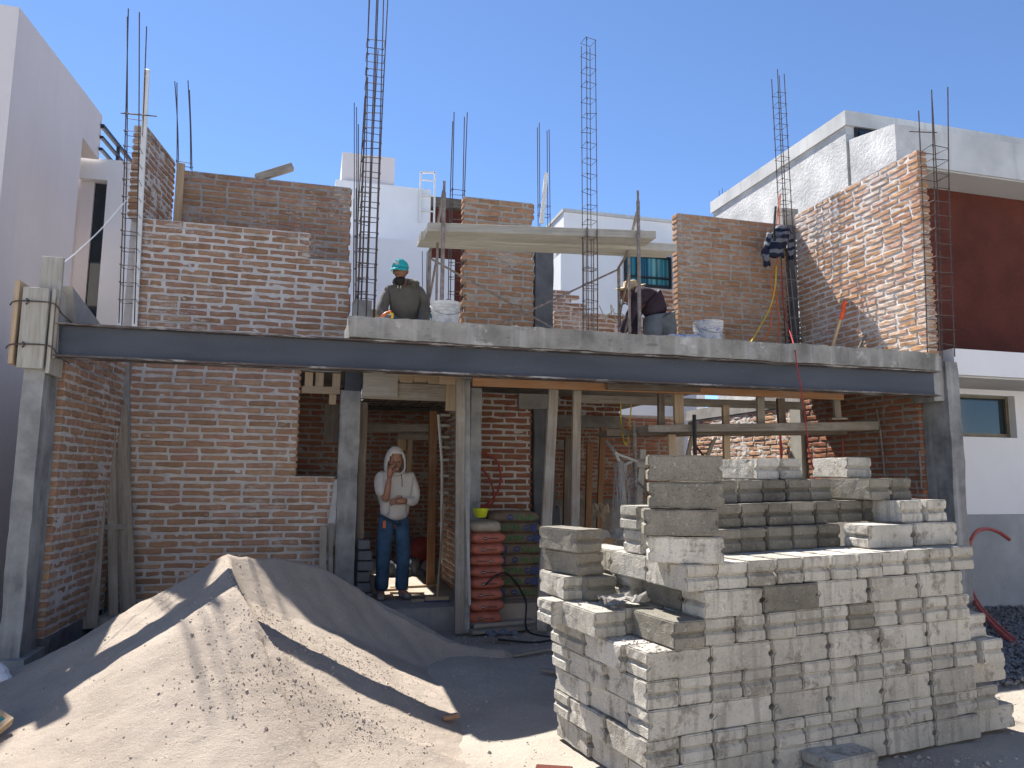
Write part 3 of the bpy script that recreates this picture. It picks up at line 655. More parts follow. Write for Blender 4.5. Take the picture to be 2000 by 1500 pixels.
Q = [Vector((-1.493,4.720,0.274)), Vector((-1.718,4.800,0.399)), Vector((-1.815,4.620,0.327)), Vector((-1.576,4.500,0.198))]
ctr = sum(Q, Vector())/4; nq = (Q[1]-Q[0]).cross(Q[2]-Q[0]).normalized(); nq = nq if nq.y > 0 else -nq
for k in range(4):
    a, b_ = Q[k], Q[(k+1)%4]; ai, bi = a.lerp(ctr, .22), b_.lerp(ctr, .22)
    MB().hexa([a, b_, bi, ai, a+nq*.05, b_+nq*.05, bi+nq*.05, ai+nq*.05]).build('edge', 'wood_tan', tb)
I = [q.lerp(ctr, .215)+nq*.012 for q in Q]; MB().hexa(I+[q+nq*.02 for q in I]).build('panel', 'teal_cap', tb)
m = MB()
for i in range(5): m.ball(Vector((-2.055,6.200,0.120))+Vector((-.06*i*.5,.02*i,.03*(i%3))), (.07,.05,.06+.02*(i%2)), 8, 6)
tag(m.build('plastic_bag', 'plastic_bag'), 'crumpled white plastic bag at the foot of the left pillar', 'bag')

# ------------------------------------------------------------------ stacked concrete blocks
BX, BY, BZ = .395, .195, .134
def block_mesh(seed):
    rng = random.Random(seed); g = .019+.006*rng.random()
    prof = [(0,0),(0,.050),(g,.067),(0,.084),(0,BZ),(BX,BZ),(BX,.084),(BX-g,.067),(BX,.050),(BX,0)]
    bm = bmesh.new()
    f0 = [bm.verts.new((x-BX/2, -BY/2, z)) for x, z in prof]; f1 = [bm.verts.new((x-BX/2, BY/2, z)) for x, z in prof]
    n = len(prof); bm.faces.new(f0); bm.faces.new(list(reversed(f1)))
    for i in range(n): bm.faces.new((f0[(i+1)%n], f0[i], f1[i], f1[(i+1)%n]))
    bmesh.ops.recalc_face_normals(bm, faces=bm.faces[:])
    bmesh.ops.bevel(bm, geom=[e for e in bm.edges if e.calc_face_angle(0) > 1.2], offset=.007, segments=2, affect='EDGES')
    bmesh.ops.triangulate(bm, faces=[f for f in bm.faces if len(f.verts) > 4])
    for _ in range(3):
        es = [e for e in bm.edges if e.calc_length() > .05]
        if es: bmesh.ops.subdivide_edges(bm, edges=es, cuts=1)
    bmesh.ops.triangulate(bm, faces=[f for f in bm.faces if len(f.verts) > 4])
    for v in bm.verts:
        q = v.co*16 + Vector((seed*3.1, 0, 0)); s = v.co*46 + Vector((0, seed*2.3, 0))
        v.co += Vector((mnoise.noise(q), mnoise.noise(q+Vector((7,0,0))), .5*mnoise.noise(q+Vector((0,7,0)))))*.0045 + Vector((mnoise.noise(s), mnoise.noise(s+Vector((7,0,0))), .4*mnoise.noise(s+Vector((0,7,0)))))*.0028
    me = bpy.data.meshes.new('concrete_block'); bm.to_mesh(me); bm.free()
    return me
BM = [block_mesh(i) for i in range(8)]; BMD = [me.copy() for me in BM]
for me in BM: me.materials.append(M['block'])
for me in BMD: me.materials.append(M['block_dark'])
PO = Vector((1.66, 3.54, .01)); PA = rad(8.3)
ORD = ['first','second','third','fourth','fifth','sixth','seventh','eighth','ninth','tenth','eleventh','twelfth','thirteenth','fourteenth']
CRS = ['bottom course','second course up','third course up','fourth course up','fifth course up','sixth course up','seventh course up','eighth course up','ninth course up','tenth course up','eleventh course up','top course']
rng = random.Random(21)
def put(u, v, k, typ, label, rot=0.0, dark=False, jit=1.0, dz=0.0):
    """typ S: long side to the front, H: end to the front; (u, v) is its front left corner in the pile's own axes, k its course"""
    lx, ly = (BX, BY) if typ == 'S' else (BY, BX)
    a = PA + rad(rot) + (rng.random()-.5)*.035*jit
    c = Vector((u+lx/2+(rng.random()-.5)*.008, v+ly/2+(rng.random()-.5)*.022*jit, 0))
    ca, sa = math.cos(PA), math.sin(PA)
    o = bpy.data.objects.new('concrete_block', rng.choice(BMD if dark else BM)); C.objects.link(o)
    g = 1+.036*max(0.0, c.x)/2.5                              # the courses open up slightly towards the right
    o.location = PO + Vector((c.x*ca-c.y*sa, c.x*sa+c.y*ca, .14*k*g+dz))
    o.rotation_euler = (0, 0, a + (HALF if typ == 'H' else 0) + (math.pi if rng.random() < .5 else 0))
    o.scale = (1, 1, 1.02*g)
    tag(o, label, 'concrete block', 'concrete blocks stacked in front of the building')
def run(k, typ, u, v, n, where, step=None, dark=None, darks=()):
    step = step or (.405 if typ == 'S' else .204)
    for i in range(n):
        d = (i in darks) if dark is None else dark
        put(u+i*step, v, k, typ, ('%s block, %s from the left %s, %s' if n > 1 else '%s block%.0s %s, %s') % ('lengthwise' if typ == 'S' else 'end-on', ORD[i], where, CRS[k]), dark=d)
FR = "in the pile's front face"
run(0,'S',.01,0,6,FR); run(1,'H',0,0,12,FR); run(2,'S',.0,0,6,FR); run(3,'H',0,0,12,FR)
run(4,'S',0,0,6,FR); run(5,'H',.165,0,11,FR, darks=(0,6)); run(6,'S',.35,0,5,FR, darks=(1,)); run(7,'H',.26,.01,11,FR)
run(0,'S',2.44,.05,1,'past the right corner'); run(1,'H',2.455,.02,1,'past the right corner'); run(2,'S',2.42,.06,1,'past the right corner'); run(3,'H',2.47,-.02,1,'past the right corner'); run(4,'H',2.43,.04,1,'past the right corner')
LF = "along the pile's left face"
def left(k, spec):
    for i, (typ, u, v) in enumerate(spec):
        put(u, v, k, typ, '%s block, %s %s, %s' % ('lengthwise' if typ == 'H' else 'end-on', ORD[i], LF, CRS[k]))
left(0, [('H',.02,.205),('H',0,.61)]); left(1, [('H',-.01,.41),('S',-.02,.815)]); left(2, [('H',.015,.21),('H',-.01,.615)]); left(3, [('H',-.015,.41),('S',-.03,.82)])
left(4, [('H',-.02,.21),('S',-.03,.62),('S',-.03,.83)]); left(5, [('H',-.07,.38),('S',-.14,.80)])
run(4,'H',.185,.21,1,'on the bared ledge by the left corner'); run(4,'H',.39,.21,1,'in the bared ledge behind the left corner')
run(5,'H',.14,.43,2,'behind the left ledge'); run(5,'S',.27,.83,1,'at the back of the left ledge')
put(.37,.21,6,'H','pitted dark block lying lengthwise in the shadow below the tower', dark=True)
put(.30,.63,6,'S','block with its groove to the left, behind the pitted dark block')
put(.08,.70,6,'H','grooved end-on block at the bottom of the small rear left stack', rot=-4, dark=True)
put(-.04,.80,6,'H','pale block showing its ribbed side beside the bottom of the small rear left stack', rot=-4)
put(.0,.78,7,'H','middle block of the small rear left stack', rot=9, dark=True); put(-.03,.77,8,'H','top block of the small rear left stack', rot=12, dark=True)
put(.28,.42,7,'H','ribbed block lengthwise on the left behind the tower foot'); put(.30,.83,7,'H','rear block of the left row behind the tower foot')
put(.48,.42,7,'H','dusty block showing its top behind the tower'); 
for i in range(5): put(.69+.204*i,.42,7,'H','dusty %s block of the ledge in front of the recessed rows' % ORD[i])
TW = ['pale lowest block of the four-block tower facing the camera', 'second block up in the four-block tower', 'dark pitted third block of the four-block tower', 'dark topmost block of the four-block tower']
for k in range(4): put(.135+(.0,-.03,.01,.01)[k], .03, 8+k, 'S', TW[k], rot=-31+(0,1.5,0,1)[k], dark=k > 0, jit=.3, dz=.004*k)
put(.30,.50,8,'S','grooved block directly behind the second tower block'); put(.28,.52,9,'S','grooved block with a broken rim behind the third tower block'); 
RC = 'in the recess beside the tower'
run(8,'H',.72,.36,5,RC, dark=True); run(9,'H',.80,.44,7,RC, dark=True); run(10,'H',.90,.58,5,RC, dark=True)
put(1.74,.15,8,'S','pale lengthwise block at the left of the ninth course right shoulder'); put(2.15,.14,8,'S','pale lengthwise block at the right end of the ninth course')
put(2.11,.20,9,'H','left end-on block of the pair capping the right shoulder'); put(2.325,.20,9,'H','right end-on block of the pair capping the right shoulder')
put(1.97,.34,10,'H','left end-on block of the dusty pair second from the top at the right', rot=3, dark=True); put(2.18,.35,10,'H','right end-on block of the dusty pair second from the top at the right', rot=3, dark=True)
put(1.36,.70,11,'H','left block of the bright pair on the very top of the pile'); put(1.57,.70,11,'H','right block of the bright pair on the very top of the pile')
put(2.06,.52,11,'H','tilted bright block highest at the right of the pile', rot=-11)
o = bpy.data.objects.new('concrete_block', BM[2]); C.objects.link(o); o.location = (2.83, 3.62, -.012); o.rotation_euler = (0, rad(2), PA+rad(8))
tag(o, 'single block lying half buried on the ground in front of the pile', 'concrete block')
m = MB(); rng2 = random.Random(3)
ca, sa = math.cos(PA), math.sin(PA)
for i in range(420):
    k, u, v = rng2.choice([(5,rng2.random()*.15,rng2.random()*.4),(5,.1+rng2.random()*.5,.25+rng2.random()*.5),(8,.6+rng2.random()*1.2,.05+rng2.random()*.33),(9,.75+rng2.random()*1.2,.36+rng2.random()*.1),(6,-.05+rng2.random()*.4,.45+rng2.random()*.4)])
    r = .004+.012*rng2.random()**3
    m.stone(PO+Vector((u*ca-v*sa, u*sa+v*ca, .14*k+.002-.004)), r, rng2)
tag(m.build('crumbs', 'rubble'), kind='stuff')

# ------------------------------------------------------------------ reinforcement cages and starter bars
def cage(name, label, base, top, w, d, z_ties, nb=4, r=.0065, mat='rebar', splay=0.0, tops=None, rot=0.0, tie_r=.0045, cat='rebar cage', seed=1):
    rg = random.Random(seed); base, top = Vector(base), Vector(top)
    root = thing(name, label, cat, base)
    ax = (top-base).normalized(); e1 = Vector((math.cos(rot), math.sin(rot), 0)); e2 = Vector((-math.sin(rot), math.cos(rot), 0))
    cor = [(-1,-1),(1,-1),(1,1),(-1,1),(0,-1),(0,1)][:nb]
    for i, (a, b_) in enumerate(cor):
        o = e1*a*w/2 + e2*b_*d/2
        t = (tops[i] if tops else 1.0)
        q = base.lerp(top, t)
        pts = [base+o, base.lerp(top, t*.5)+o+Vector((rg.gauss(0,.004),rg.gauss(0,.004),0)), q+o+Vector((rg.gauss(0,1)*splay, rg.gauss(0,1)*splay, 0))]
        MB().tube(pathpts(pts, 4), r, 5).build('bar', mat, root)
    for z in z_ties:
        t = (z-base.z)/(top.z-base.z); c = base.lerp(top, t)
        k = 1.12
        P = [c + e1*a*w/2*k + e2*b_*d/2*k + Vector((0,0,rg.gauss(0,.007))) for a, b_ in ((-1,-1),(1,-1),(1,1),(-1,1),(-1,-1))]
        P[-1] = P[0] + Vector((0,0,.008))
        P += [P[-1] + e1*.03 + e2*.03 + Vector((0,0,-.01))]
        MB().tube(P, tie_r, 4).build('tie', mat, root)
    return root
def zs(a, b_, s): 
    n = int(round((b_-a)/s)); return [a+i*s for i in range(n+1)]
c_ = cage('rebar_cage', 'slim rebar cage at the upper left wall end with a loose crossbar near its top', (-1.968,8.600,3.171), (-2.112,8.600,6.728), .15, .13, zs(3.42,5.60,.19), splay=.03, tops=[1,.99,.97,1], seed=1)
MB().tube([(-2.179,8.520,5.500),(-1.815,8.500,5.506)], .007, 5).build('crossbar', 'rebar', c_)
tag(plank('batten', 'pvc_white', (-1.917,8.670,3.155), (-1.986,8.670,6.123), .055, .03, (0,1,0)), 'pale square batten standing upright beside the upper left rebar cage', 'batten')
cage('starter_bars', 'bare starter bars over the corner of the rear left wall', (-1.72,9.78,5.42), (-1.804,9.780,6.591), .16, .12, [5.5], splay=.03, tops=[.97,1,.95,.99], seed=2, cat='rebar')
tag(plank('corner_post', 'wood_tan', (-1.74,9.64,4.40), (-1.74,9.64,5.45), .09, .05, (0,1,0)), 'brown board upright in the corner of the upper left walls', 'board')
cage('starter_bars', 'tiny cage of bars showing far behind the rear left wall top', (-1.95,13.4,6.0), (-1.95,13.4,6.72), .17, .15, [6.40,6.58], r=.006, seed=3, cat='rebar')
tag(plank('timber', 'wood_grey', (-0.853,9.740,5.403), (-0.412,9.800,5.635), .10, .09), 'short grey timber lying across the top of the rear left wall', 'timber')
tag(rough_block('column_stub', 'concrete', (.39,8.60,2.95),(.60,8.80,3.62), (2,2,6), .012, 91), 'rough concrete column stub cast round the foot of the tallest cage', 'pillar')
cage('rebar_cage', 'tallest rebar cage, its bars running out of the top of the picture', (0.532,8.580,3.378), (0.542,8.580,7.798), .19, .16, zs(3.66,6.75,.185), nb=6, r=.0075, splay=.02, seed=4, tie_r=.0055)
cage('rebar_cage', 'crowded lower cage of splice bars inside the tallest rebar cage', (0.482,8.720,3.404), (0.479,8.720,6.788), .13, .11, zs(3.4,5.0,.17), nb=6, r=.0065, tops=[.8,1,.62,.72,.9,.5], splay=.03, seed=5)
cage('starter_bars', 'pair of thin bars rising from the right end of the rear left wall', (0.467,9.800,3.660), (0.371,9.800,6.633), .03, .06, zs(4.1,5.0,.22), nb=4, r=.006, tops=[1,.98,.6,.55], seed=6, cat='rebar')
cage('starter_bars', 'lone thin bar standing beside the worker in the teal cap', (0.684,9.200,3.516), (0.661,9.200,4.238), .004, .004, [3.9], nb=1, r=.006, seed=31, cat='rebar')
cage('starter_bars', 'two thin bars behind the shoulder of the worker in the teal cap', (1.485,10.500,4.024), (1.466,10.500,4.852), .07, .05, [], nb=2, r=.006, seed=32, cat='rebar')
cage('rebar_cage', 'rebar cage at the left edge of the brick pier, tied like a ladder', (1.709,9.250,3.680), (1.714,9.250,6.411), .16, .14, zs(3.75,5.4,.195), r=.007, splay=.015, tops=[.99,1,1,.97], seed=7)
cage('starter_bars', 'four starter bars above the right edge of the brick pier', (2.908,9.200,3.832), (2.877,9.200,6.388), .14, .09, [5.10,5.22], r=.006, tops=[1,.97,.98,.99], seed=8, cat='rebar')
tag(plank('batten', 'pvc_white', (2.836,9.120,4.957), (2.898,9.120,5.666), .055, .03, (0,1,0)), 'pale batten wired to the bars over the brick pier', 'batten')
cage('rebar_cage', 'thin square rebar cage standing alone at the slab edge in front of the planks', ((2.819,7.300,3.134)), (2.811,7.300,6.466), .115, .11, zs(3.12,6.40,.1755), r=.0048, tops=[1,1,.99,.985], seed=9, tie_r=.0036, rot=.2)
cage('splice_bars', 'rusty splice bars at the foot of the lone slab-edge cage', (2.827,7.320,3.127), (2.832,7.320,4.277), .12, .10, zs(3.16,3.9,.22), r=.0075, tops=[1,.98,.96,.9], seed=10, cat='rebar', mat='tube_rust')
cage('rebar_cage', 'rebar cage with the garment hanging from it in the upper right corner', (6.500,8.930,3.325), (6.429,8.930,7.573), .13, .13, zs(5.40,7.25,.165), r=.0065, splay=.012, tops=[1,.99,1,.98], seed=11)
cage('rebar_cage', 'paint-splashed lower cage against the upper right corner column', (6.500,8.850,3.313), (6.408,8.850,4.590), .16, .12, zs(3.3,4.5,.27), r=.006, mat='wire', seed=12)
cage('starter_bars', 'short starter bars behind the top of the upper right corner', (7.208,9.600,5.691), (7.252,9.600,6.637), .13, .11, [], r=.006, tops=[1,.9,.95,.8], seed=13, cat='rebar')
cage('starter_bars', 'far small cage showing over the upper rear brick wall', (8.561,14.000,7.139), (8.586,14.000,7.954), .16, .13, [6.78,6.95], r=.006, seed=14, cat='rebar')
tag(rough_block('wall_cap_stone', 'concrete', (6.62,9.22,5.2),(6.9,9.42,5.62), (2,2,3), .012, 92), 'lump of concrete on top of the upper right corner', 'concrete')
c_ = cage('rebar_cage', 'rebar cage at the street end of the sunlit right wall', (6.723,6.620,2.949), (6.840,6.620,6.129), .20, .17, zs(3.08,5.35,.165), r=.0072, splay=.02, tops=[.98,1,.99,.93], seed=15, tie_r=.0055)
MB().tube([(6.461,6.600,5.556),(6.852,6.600,5.596)], .006, 5).build('crossbar', 'rebar', c_)
m = MB().tube(pathpts([(-2.171,6.750,3.108),(-2.194,7.000,3.327),(-2.194,7.500,3.627),(-2.157,8.100,4.062),(-2.076,8.580,4.536)],5), .007, 4)
tag(m.build('wire', 'pvc_white'), 'pale wire strung from the left pillar head to the upper left rebar cage', 'wire')

# ------------------------------------------------------------------ upper floor scaffold
sc = thing('scaffold', 'rusty tube scaffold carrying two planks on the upper floor', 'scaffold', (2.3, 7.7, 3.0))
def frame(xf, xb, ztop):
    f = MB(); f.tube([(xf,7.25,3.0),(xf,7.25,ztop-.12)], .021, 8); f.tube([(xf,7.25,ztop-.12),(xf,7.25,ztop)], .014, 8); f.build('post', 'tube_rust', sc)
    MB().tube([(xb,8.1,3.0),(xb,8.1,4.12)], .021, 8).build('post', 'tube_rust', sc)
    MB().tube([(xb,8.1,4.12),((xf+xb)/2,7.72,4.16),(xf,7.27,4.52)], .017, 6).build('top_rail', 'tube_rust', sc)
    MB().tube([((xf+xb)/2+.02,7.7,3.0),((xf+xb)/2+.02,7.7,4.15)], .015, 6).build('post', 'tube_rust', sc)
    for z0, z1 in ((3.05,3.45),(3.5,3.95)): MB().tube([(xb,8.1,z0),((xf+xb)/2+.02,7.7,z1)], .013, 6).build('rung', 'tube_rust', sc)
frame(1.20, 1.19, 4.61); frame(3.37, 3.50, 4.75)
MB().tube([(1.20,8.06,4.02),(3.0,8.12,3.16)], .013, 6).build('brace', 'tube_rust', sc)
MB().tube([(3.50,8.10,4.10),(1.62,8.0,3.10)], .013, 6).build('brace', 'tube_rust', sc)
o = MB().hexa([(1.045,7.28,4.075),(3.60,7.28,4.235),(3.60,7.58,4.235),(1.045,7.58,4.075),(1.045,7.28,4.165),(3.60,7.28,4.325),(3.60,7.58,4.325),(1.045,7.58,4.165)]).build('scaffold_plank', 'wood_cream', None, bev=.006)
tag(o, 'front thick pale plank laid across the upper scaffold', 'plank')
o = MB().hexa([(1.02,7.61,4.085),(4.03,7.61,4.225),(4.03,7.90,4.225),(1.02,7.90,4.085),(1.02,7.61,4.18),(4.03,7.61,4.32),(4.03,7.90,4.32),(1.02,7.90,4.18)]).build('scaffold_plank', 'wood_cream', None, bev=.006)
tag(o, 'longer rear plank on the upper scaffold, reaching further right', 'plank')
tag(plank('timber_rail', 'wood_tan', (0.595,8.850,3.519), (0.856,8.850,3.537), .05, .09), 'short timber rail behind the hands of the worker in the teal cap', 'timber')
tag(plank('batten', 'wood_grey', (1.166,8.200,3.252), (1.151,8.200,3.619), .08, .05, (0,1,0)), 'stub of grey timber at the back of the worker in the teal cap', 'batten')
m = MB()
rngs = random.Random(44)
p0 = Vector((3.509,8.300,3.596))
for i in range(9): m.tube([p0+Vector((rngs.uniform(-.2,.25),rngs.uniform(-.05,.05),rngs.uniform(-.14,.04))), p0+Vector((rngs.uniform(-.2,.25),rngs.uniform(-.05,.05),rngs.uniform(-.05,.12)))], .007, 4)
tag(m.build('wood_splinters', 'wood_cream'), 'bundle of pale splinters and wire by the foot of the right scaffold frame', 'scraps')

# ------------------------------------------------------------------ buckets and tools on the slab
def bucket(label, c, r0, r1, h, mat, ribs=True):
    b_ = thing('bucket', label, 'bucket', c)
    prof = [(0,.004),(r0,0),(r0+(r1-r0)*.62,h*.62)]
    for t in (.66,.76,.86): prof += [(r0+(r1-r0)*t+.001,h*t),(r0+(r1-r0)*t+.010,h*(t+.012)),(r0+(r1-r0)*t+.010,h*(t+.035)),(r0+(r1-r0)*t+.002,h*(t+.05))]
    prof += [(r1,h*.96),(r1+.008,h*.97),(r1+.008,h),(r1-.004,h),(r1-.012,h*.9),(r0,h*.5),(0,h*.5)]
    MB().lathe(c, prof, 32).build('body', mat, b_, smooth=False)
    cc = Vector(c); hp = [cc+Vector((math.cos(a)*(r1+.012), -.02-math.sin(a)*.12*0-abs(math.sin(a))*.10, h*.86-abs(math.sin(a))*.16)) for a in [math.pi*i/12 for i in range(13)]]
    hp = [cc+Vector((math.cos(math.pi*i/12)*(r1+.014), -math.sin(math.pi*i/12)*(r1+.012), h*.88-math.sin(math.pi*i/12)*.11)) for i in range(13)]
    MB().tube(hp, .0035, 5).build('handle', 'wire', b_)
    return b_
bk = bucket('white plastic bucket on the slab edge beside the worker in the teal cap', (1.245,7.28,3.0), .125, .145, .33, 'bucket_white')
m = MB().ball((1.27,7.26,3.34), (.05,.04,.03), 10, 6); tag(m.build('glove', 'black_metal', smooth=True), 'dark glove resting in the top of the white bucket', 'glove')
bucket('upright bucket smeared with blue-grey paint in front of the upper rear wall', (4.20,7.25,3.0), .135, .16, .315, 'bucket_blue_stain')
b_ = thing('bucket', 'blue-smeared bucket lying on its side behind the slab edge by the straw hat worker', 'bucket', (3.85,7.2,3.0))
m = MB(); m.lathe((0,0,0), [(0,0),(.12,0),(.145,.27),(.155,.28),(.155,.30),(.14,.30),(.11,.02)], 24)
mr = Matrix.Rotation(rad(92), 3, 'Y') @ Matrix.Rotation(.0, 3, 'Z'); m.v = [mr @ v + Vector((3.72,7.25,3.08)) for v in m.v]; m.v = [Vector((v.x, v.y, 3.0+(v.z-2.92)*.55)) for v in m.v]
m.build('body', 'bucket_blue_stain', b_)
ax = thing('axe', 'long pale-handled tool with an orange head leaning on the sunlit right wall', 'axe', (6.3,7.7,3.0))
hp = pathpts([(6.400,8.003,3.241),(6.440,7.942,3.459),(6.480,7.902,3.642),(6.520,7.884,3.788)], 5)
MB().tube(hp, [.02]*len(hp), 8).build('handle', 'handle_wood', ax, smooth=True)
hp = pathpts([(6.475,7.897,3.627),(6.500,7.873,3.731),(6.530,7.894,3.831),(6.560,7.881,3.857)], 4); MB().tube(hp, [.026]*len(hp), 8).build('head', 'orange_head', ax, smooth=True)
m = MB().tube([(6.400,7.564,3.117),(6.580,7.590,3.382)], .016, 6); tag(m.build('rod', 'wood_dark'), 'short dark rod leaning at the foot of the sunlit right wall', 'rod')
tag(rough_block('wood_block', 'wood_cream', (6.05,7.6,3.0),(6.32,7.8,3.07), (3,2,2), .02, 95), 'pale dusty offcut at the foot of the orange-headed tool', 'offcut')

# ------------------------------------------------------------------ cords, garment
def cord(label, mat, pts, r=.009, name='cord', n=8):
    return tag(MB().tube(pathpts(pts, n), r, 6).build(name, mat), label, 'cord')
cord('yellow cord fanning down left from the garment in the upper right corner', 'yellow_cord', [(6.153,8.750,4.541),(6.090,8.700,4.230),(5.937,8.600,3.922),(5.590,8.300,3.598),(5.139,7.900,3.233)])
cord('left orange-red cord hanging below the garment to the slab', 'orange_cord', [(6.166,8.780,4.535),(6.067,8.740,4.384),(6.035,8.700,4.081),(5.848,8.500,3.599),(5.438,8.100,3.284)])
cord('middle orange-red cord hanging almost straight below the garment', 'orange_cord', [(6.197,8.800,4.558),(6.154,8.780,4.255),(6.118,8.700,3.942),(5.979,8.500,3.537),(5.646,8.100,3.283)])
cord('orange loop of cord at the neck of the hanging garment', 'orange_cord', [(6.178,8.760,4.560),(6.299,8.800,5.620),(6.197,8.760,5.217),(6.153,8.740,4.907)], .007)
cord('long red cord running over the slab edge down to the block pile', 'red_cord', [(6.257,8.780,4.558),(6.237,8.750,4.180),(6.091,8.500,3.755),(5.515,7.600,3.309),(4.861,6.640,2.934),(4.844,6.600,2.785),(4.862,6.560,2.486),(4.850,6.500,2.137),(4.814,6.420,1.873),(4.771,6.300,1.643),(4.715,6.200,1.348)], .0065)
g = thing('garment', 'navy and grey striped knit garment with a black strap hung on the corner cage', 'garment', (6.185,8.740,4.688))
def cloth(name, mat0, rows, n=10, bulge=.09, parent=None, bands=None, seed=0):
    """a hanging piece: rows of (left px point, right px point) from the top, folded in depth"""
    rg = random.Random(seed); mats = bands or [mat0]; mbs = {k: MB() for k in set(mats)}
    grid = []
    sub = 6
    rr = []
    for i in range(len(rows)-1):
        for k in range(sub): rr.append([Vector(a).lerp(Vector(b_), k/sub) for a, b_ in zip(rows[i], rows[i+1])])
    rr.append([Vector(p) for p in rows[-1]])
    for j, (a, b_) in enumerate(rr):
        row = []
        for i in range(n+1):
            t = i/n; p = a.lerp(b_, t)
            f = math.sin(t*math.pi)
            p = p + Vector((0, -bulge*f - .022*math.sin(t*13+j*.25+seed)*f - .012*math.sin(j*.9+t*5), 0)) + Vector((0,0,.012*math.sin(t*9+seed)))
            row.append(p)
        back = [Vector((p.x, p.y+.035+.5*bulge*math.sin(i/n*math.pi), p.z)) for i, p in enumerate(row)]
        grid.append((row, back))
    N = n+1
    for j in range(len(grid)-1):
        mat = mats[(j*len(mats))//(len(grid)-1)]
        A, B = grid[j], grid[j+1]
        vs = A[0]+A[1]+B[0]+B[1]; fs = []
        for i in range(n):
            fs.append((i, 2*N+i, 2*N+i+1, i+1)); fs.append((N+i, N+i+1, 3*N+i+1, 3*N+i))
        fs += [(0,N,3*N,2*N), (n,2*N+n,3*N+n,N+n)]
        if j == 0: fs += [(i, i+1, N+i+1, N+i) for i in range(n)]
        if j == len(grid)-2: fs += [(2*N+i+1, 2*N+i, 3*N+i, 3*N+i+1) for i in range(n)]
        mbs[mat].add(vs, fs)
    for k, mm in mbs.items():
        o = mm.build(name, k, parent); me = o.data
        bm2 = bmesh.new(); bm2.from_mesh(me); bmesh.ops.remove_doubles(bm2, verts=bm2.verts[:], dist=.0005); bm2.to_mesh(me); bm2.free()
        for p in me.polygons: p.use_smooth = True
K, G = 'knit_navy', 'knit_grey'
cloth('body_panel', K, [((6.173,8.720,5.111),(6.355,8.720,5.114)),((6.077,8.720,4.968),(6.382,8.720,4.982)),((6.015,8.700,4.794),(6.269,8.700,4.802)),((6.001,8.700,4.638),(6.247,8.700,4.660))], parent=g, bands=[G,K,G,K,G,K,K,G,K], seed=1)
cloth('sleeve', K, [((6.035,8.740,5.007),(6.132,8.740,4.995)),((5.997,8.740,4.878),(6.076,8.740,4.826)),((5.942,8.740,4.726),(6.022,8.740,4.689)),((5.967,8.740,4.522),(6.057,8.740,4.545))], n=6, bulge=.04, parent=g, bands=[G,K,G,K,K,G,K], seed=2)
cloth('sleeve', K, [((6.262,8.730,5.093),(6.387,8.730,5.106)),((6.321,8.730,4.935),(6.445,8.730,4.932)),((6.348,8.730,4.804),(6.448,8.730,4.798)),((6.358,8.730,4.656),(6.417,8.730,4.661))], n=6, bulge=.04, parent=g, bands=[K,G,K,G,K,G,K], seed=3)
MB().tube(pathpts([(6.216,8.800,5.429),(6.135,8.720,5.197),(6.078,8.660,5.008),(6.081,8.660,4.875)],4), .017, 6).build('strap', 'canvas_black', g)

# ------------------------------------------------------------------ formwork and props on the ground floor
def prop(label, mat, p, q, w=.10, t=.045, name='timber_prop', up=(0,1,0), cat='timber prop'):
    return tag(plank(name, mat, p, q, w, t, up), label, cat)
prop('orange new timber joist right behind the steel beam over the right bay', 'wood_orange', (1.55,7.35,2.545), (6.0,7.35,2.56), .05, .085, 'joist', (0,0,1), 'joist')
prop('dark stained timber joist end over the middle of the right bay', 'wood_dark', (3.0,7.29,2.56), (4.1,7.29,2.575), .04, .09, 'joist', (0,0,1), 'joist')
prop('grey marked timber bearer across the back of the right bay', 'wood_grey', (2.93,8.05,2.49), (6.0,8.05,2.51), .05, .095, 'joist', (0,0,1), 'joist')
for i in range(9):
    x = 1.62+i*.57
    tag(block('ceiling_panel', 'foam_white', (x,7.0,2.76+.004*(i%2)), (x+.50,9.0,2.80)), 'white foam ceiling panel, %s from the left under the right bay slab' % ORD[i], 'panel', 'white foam panels under the slab')
    if i < 8: tag(block('ceiling_rib', 'wood_dark', (x+.505,7.0,2.74), (x+.565,9.0,2.80)), 'dark rib between ceiling panels, %s from the left under the slab' % ORD[i], 'rib', 'dark ribs under the slab')
prop('leaning grey timber prop right of the cement bags', 'wood_grey', (2.34,7.50,.02), (2.493,7.550,2.632), .105, .05)
prop('upright grey two-tone timber prop behind the small block stack', 'wood_grey', (2.78,7.75,.0), (2.831,7.750,2.671), .095, .05)
prop('orange timber prop inside the dark opening of the right bay', 'wood_orange', (3.892,9.800,0.759), (3.964,9.800,2.294), .075, .05)
prop('darker orange timber prop further back in the dark opening', 'wood_orange', (3.915,10.300,0.720), (3.961,10.300,2.097), .085, .05)
prop('dark slim prop between the two grey timber props', 'wood_dark', (3.201,9.200,0.815), (3.230,9.200,2.103), .085, .05)
prop('thin timber strip beside the leaning grey prop', 'wood_tan', (2.740,8.600,0.808), (2.795,8.600,2.158), .04, .04)
prop('rough timber post at the right of the doorway, patched with old concrete', 'wood_grey', (1.515,7.64,0), (1.480,7.640,2.600), .095, .05, 'timber_post')
prop('smoother grey post doubled beside the rough doorway post', 'concrete_pillar', (1.595,7.68,0), (1.560,7.680,2.608), .06, .06, 'timber_post')
prop('thin pale lath nailed low on the rough doorway post', 'wood_cream', (1.608,7.600,0.284), (1.566,7.600,1.263), .03, .02, 'lath', cat='lath')
prop('thin grey lath leaning at the left of the rough doorway post', 'wood_grey', (1.517,7.750,0.506), (1.489,7.750,1.162), .03, .02, 'lath', cat='lath')
prop('new orange prop leaning inside the doorway passage', 'wood_orange', (1.52,9.6,.2), (1.505,9.600,2.440), .10, .05)
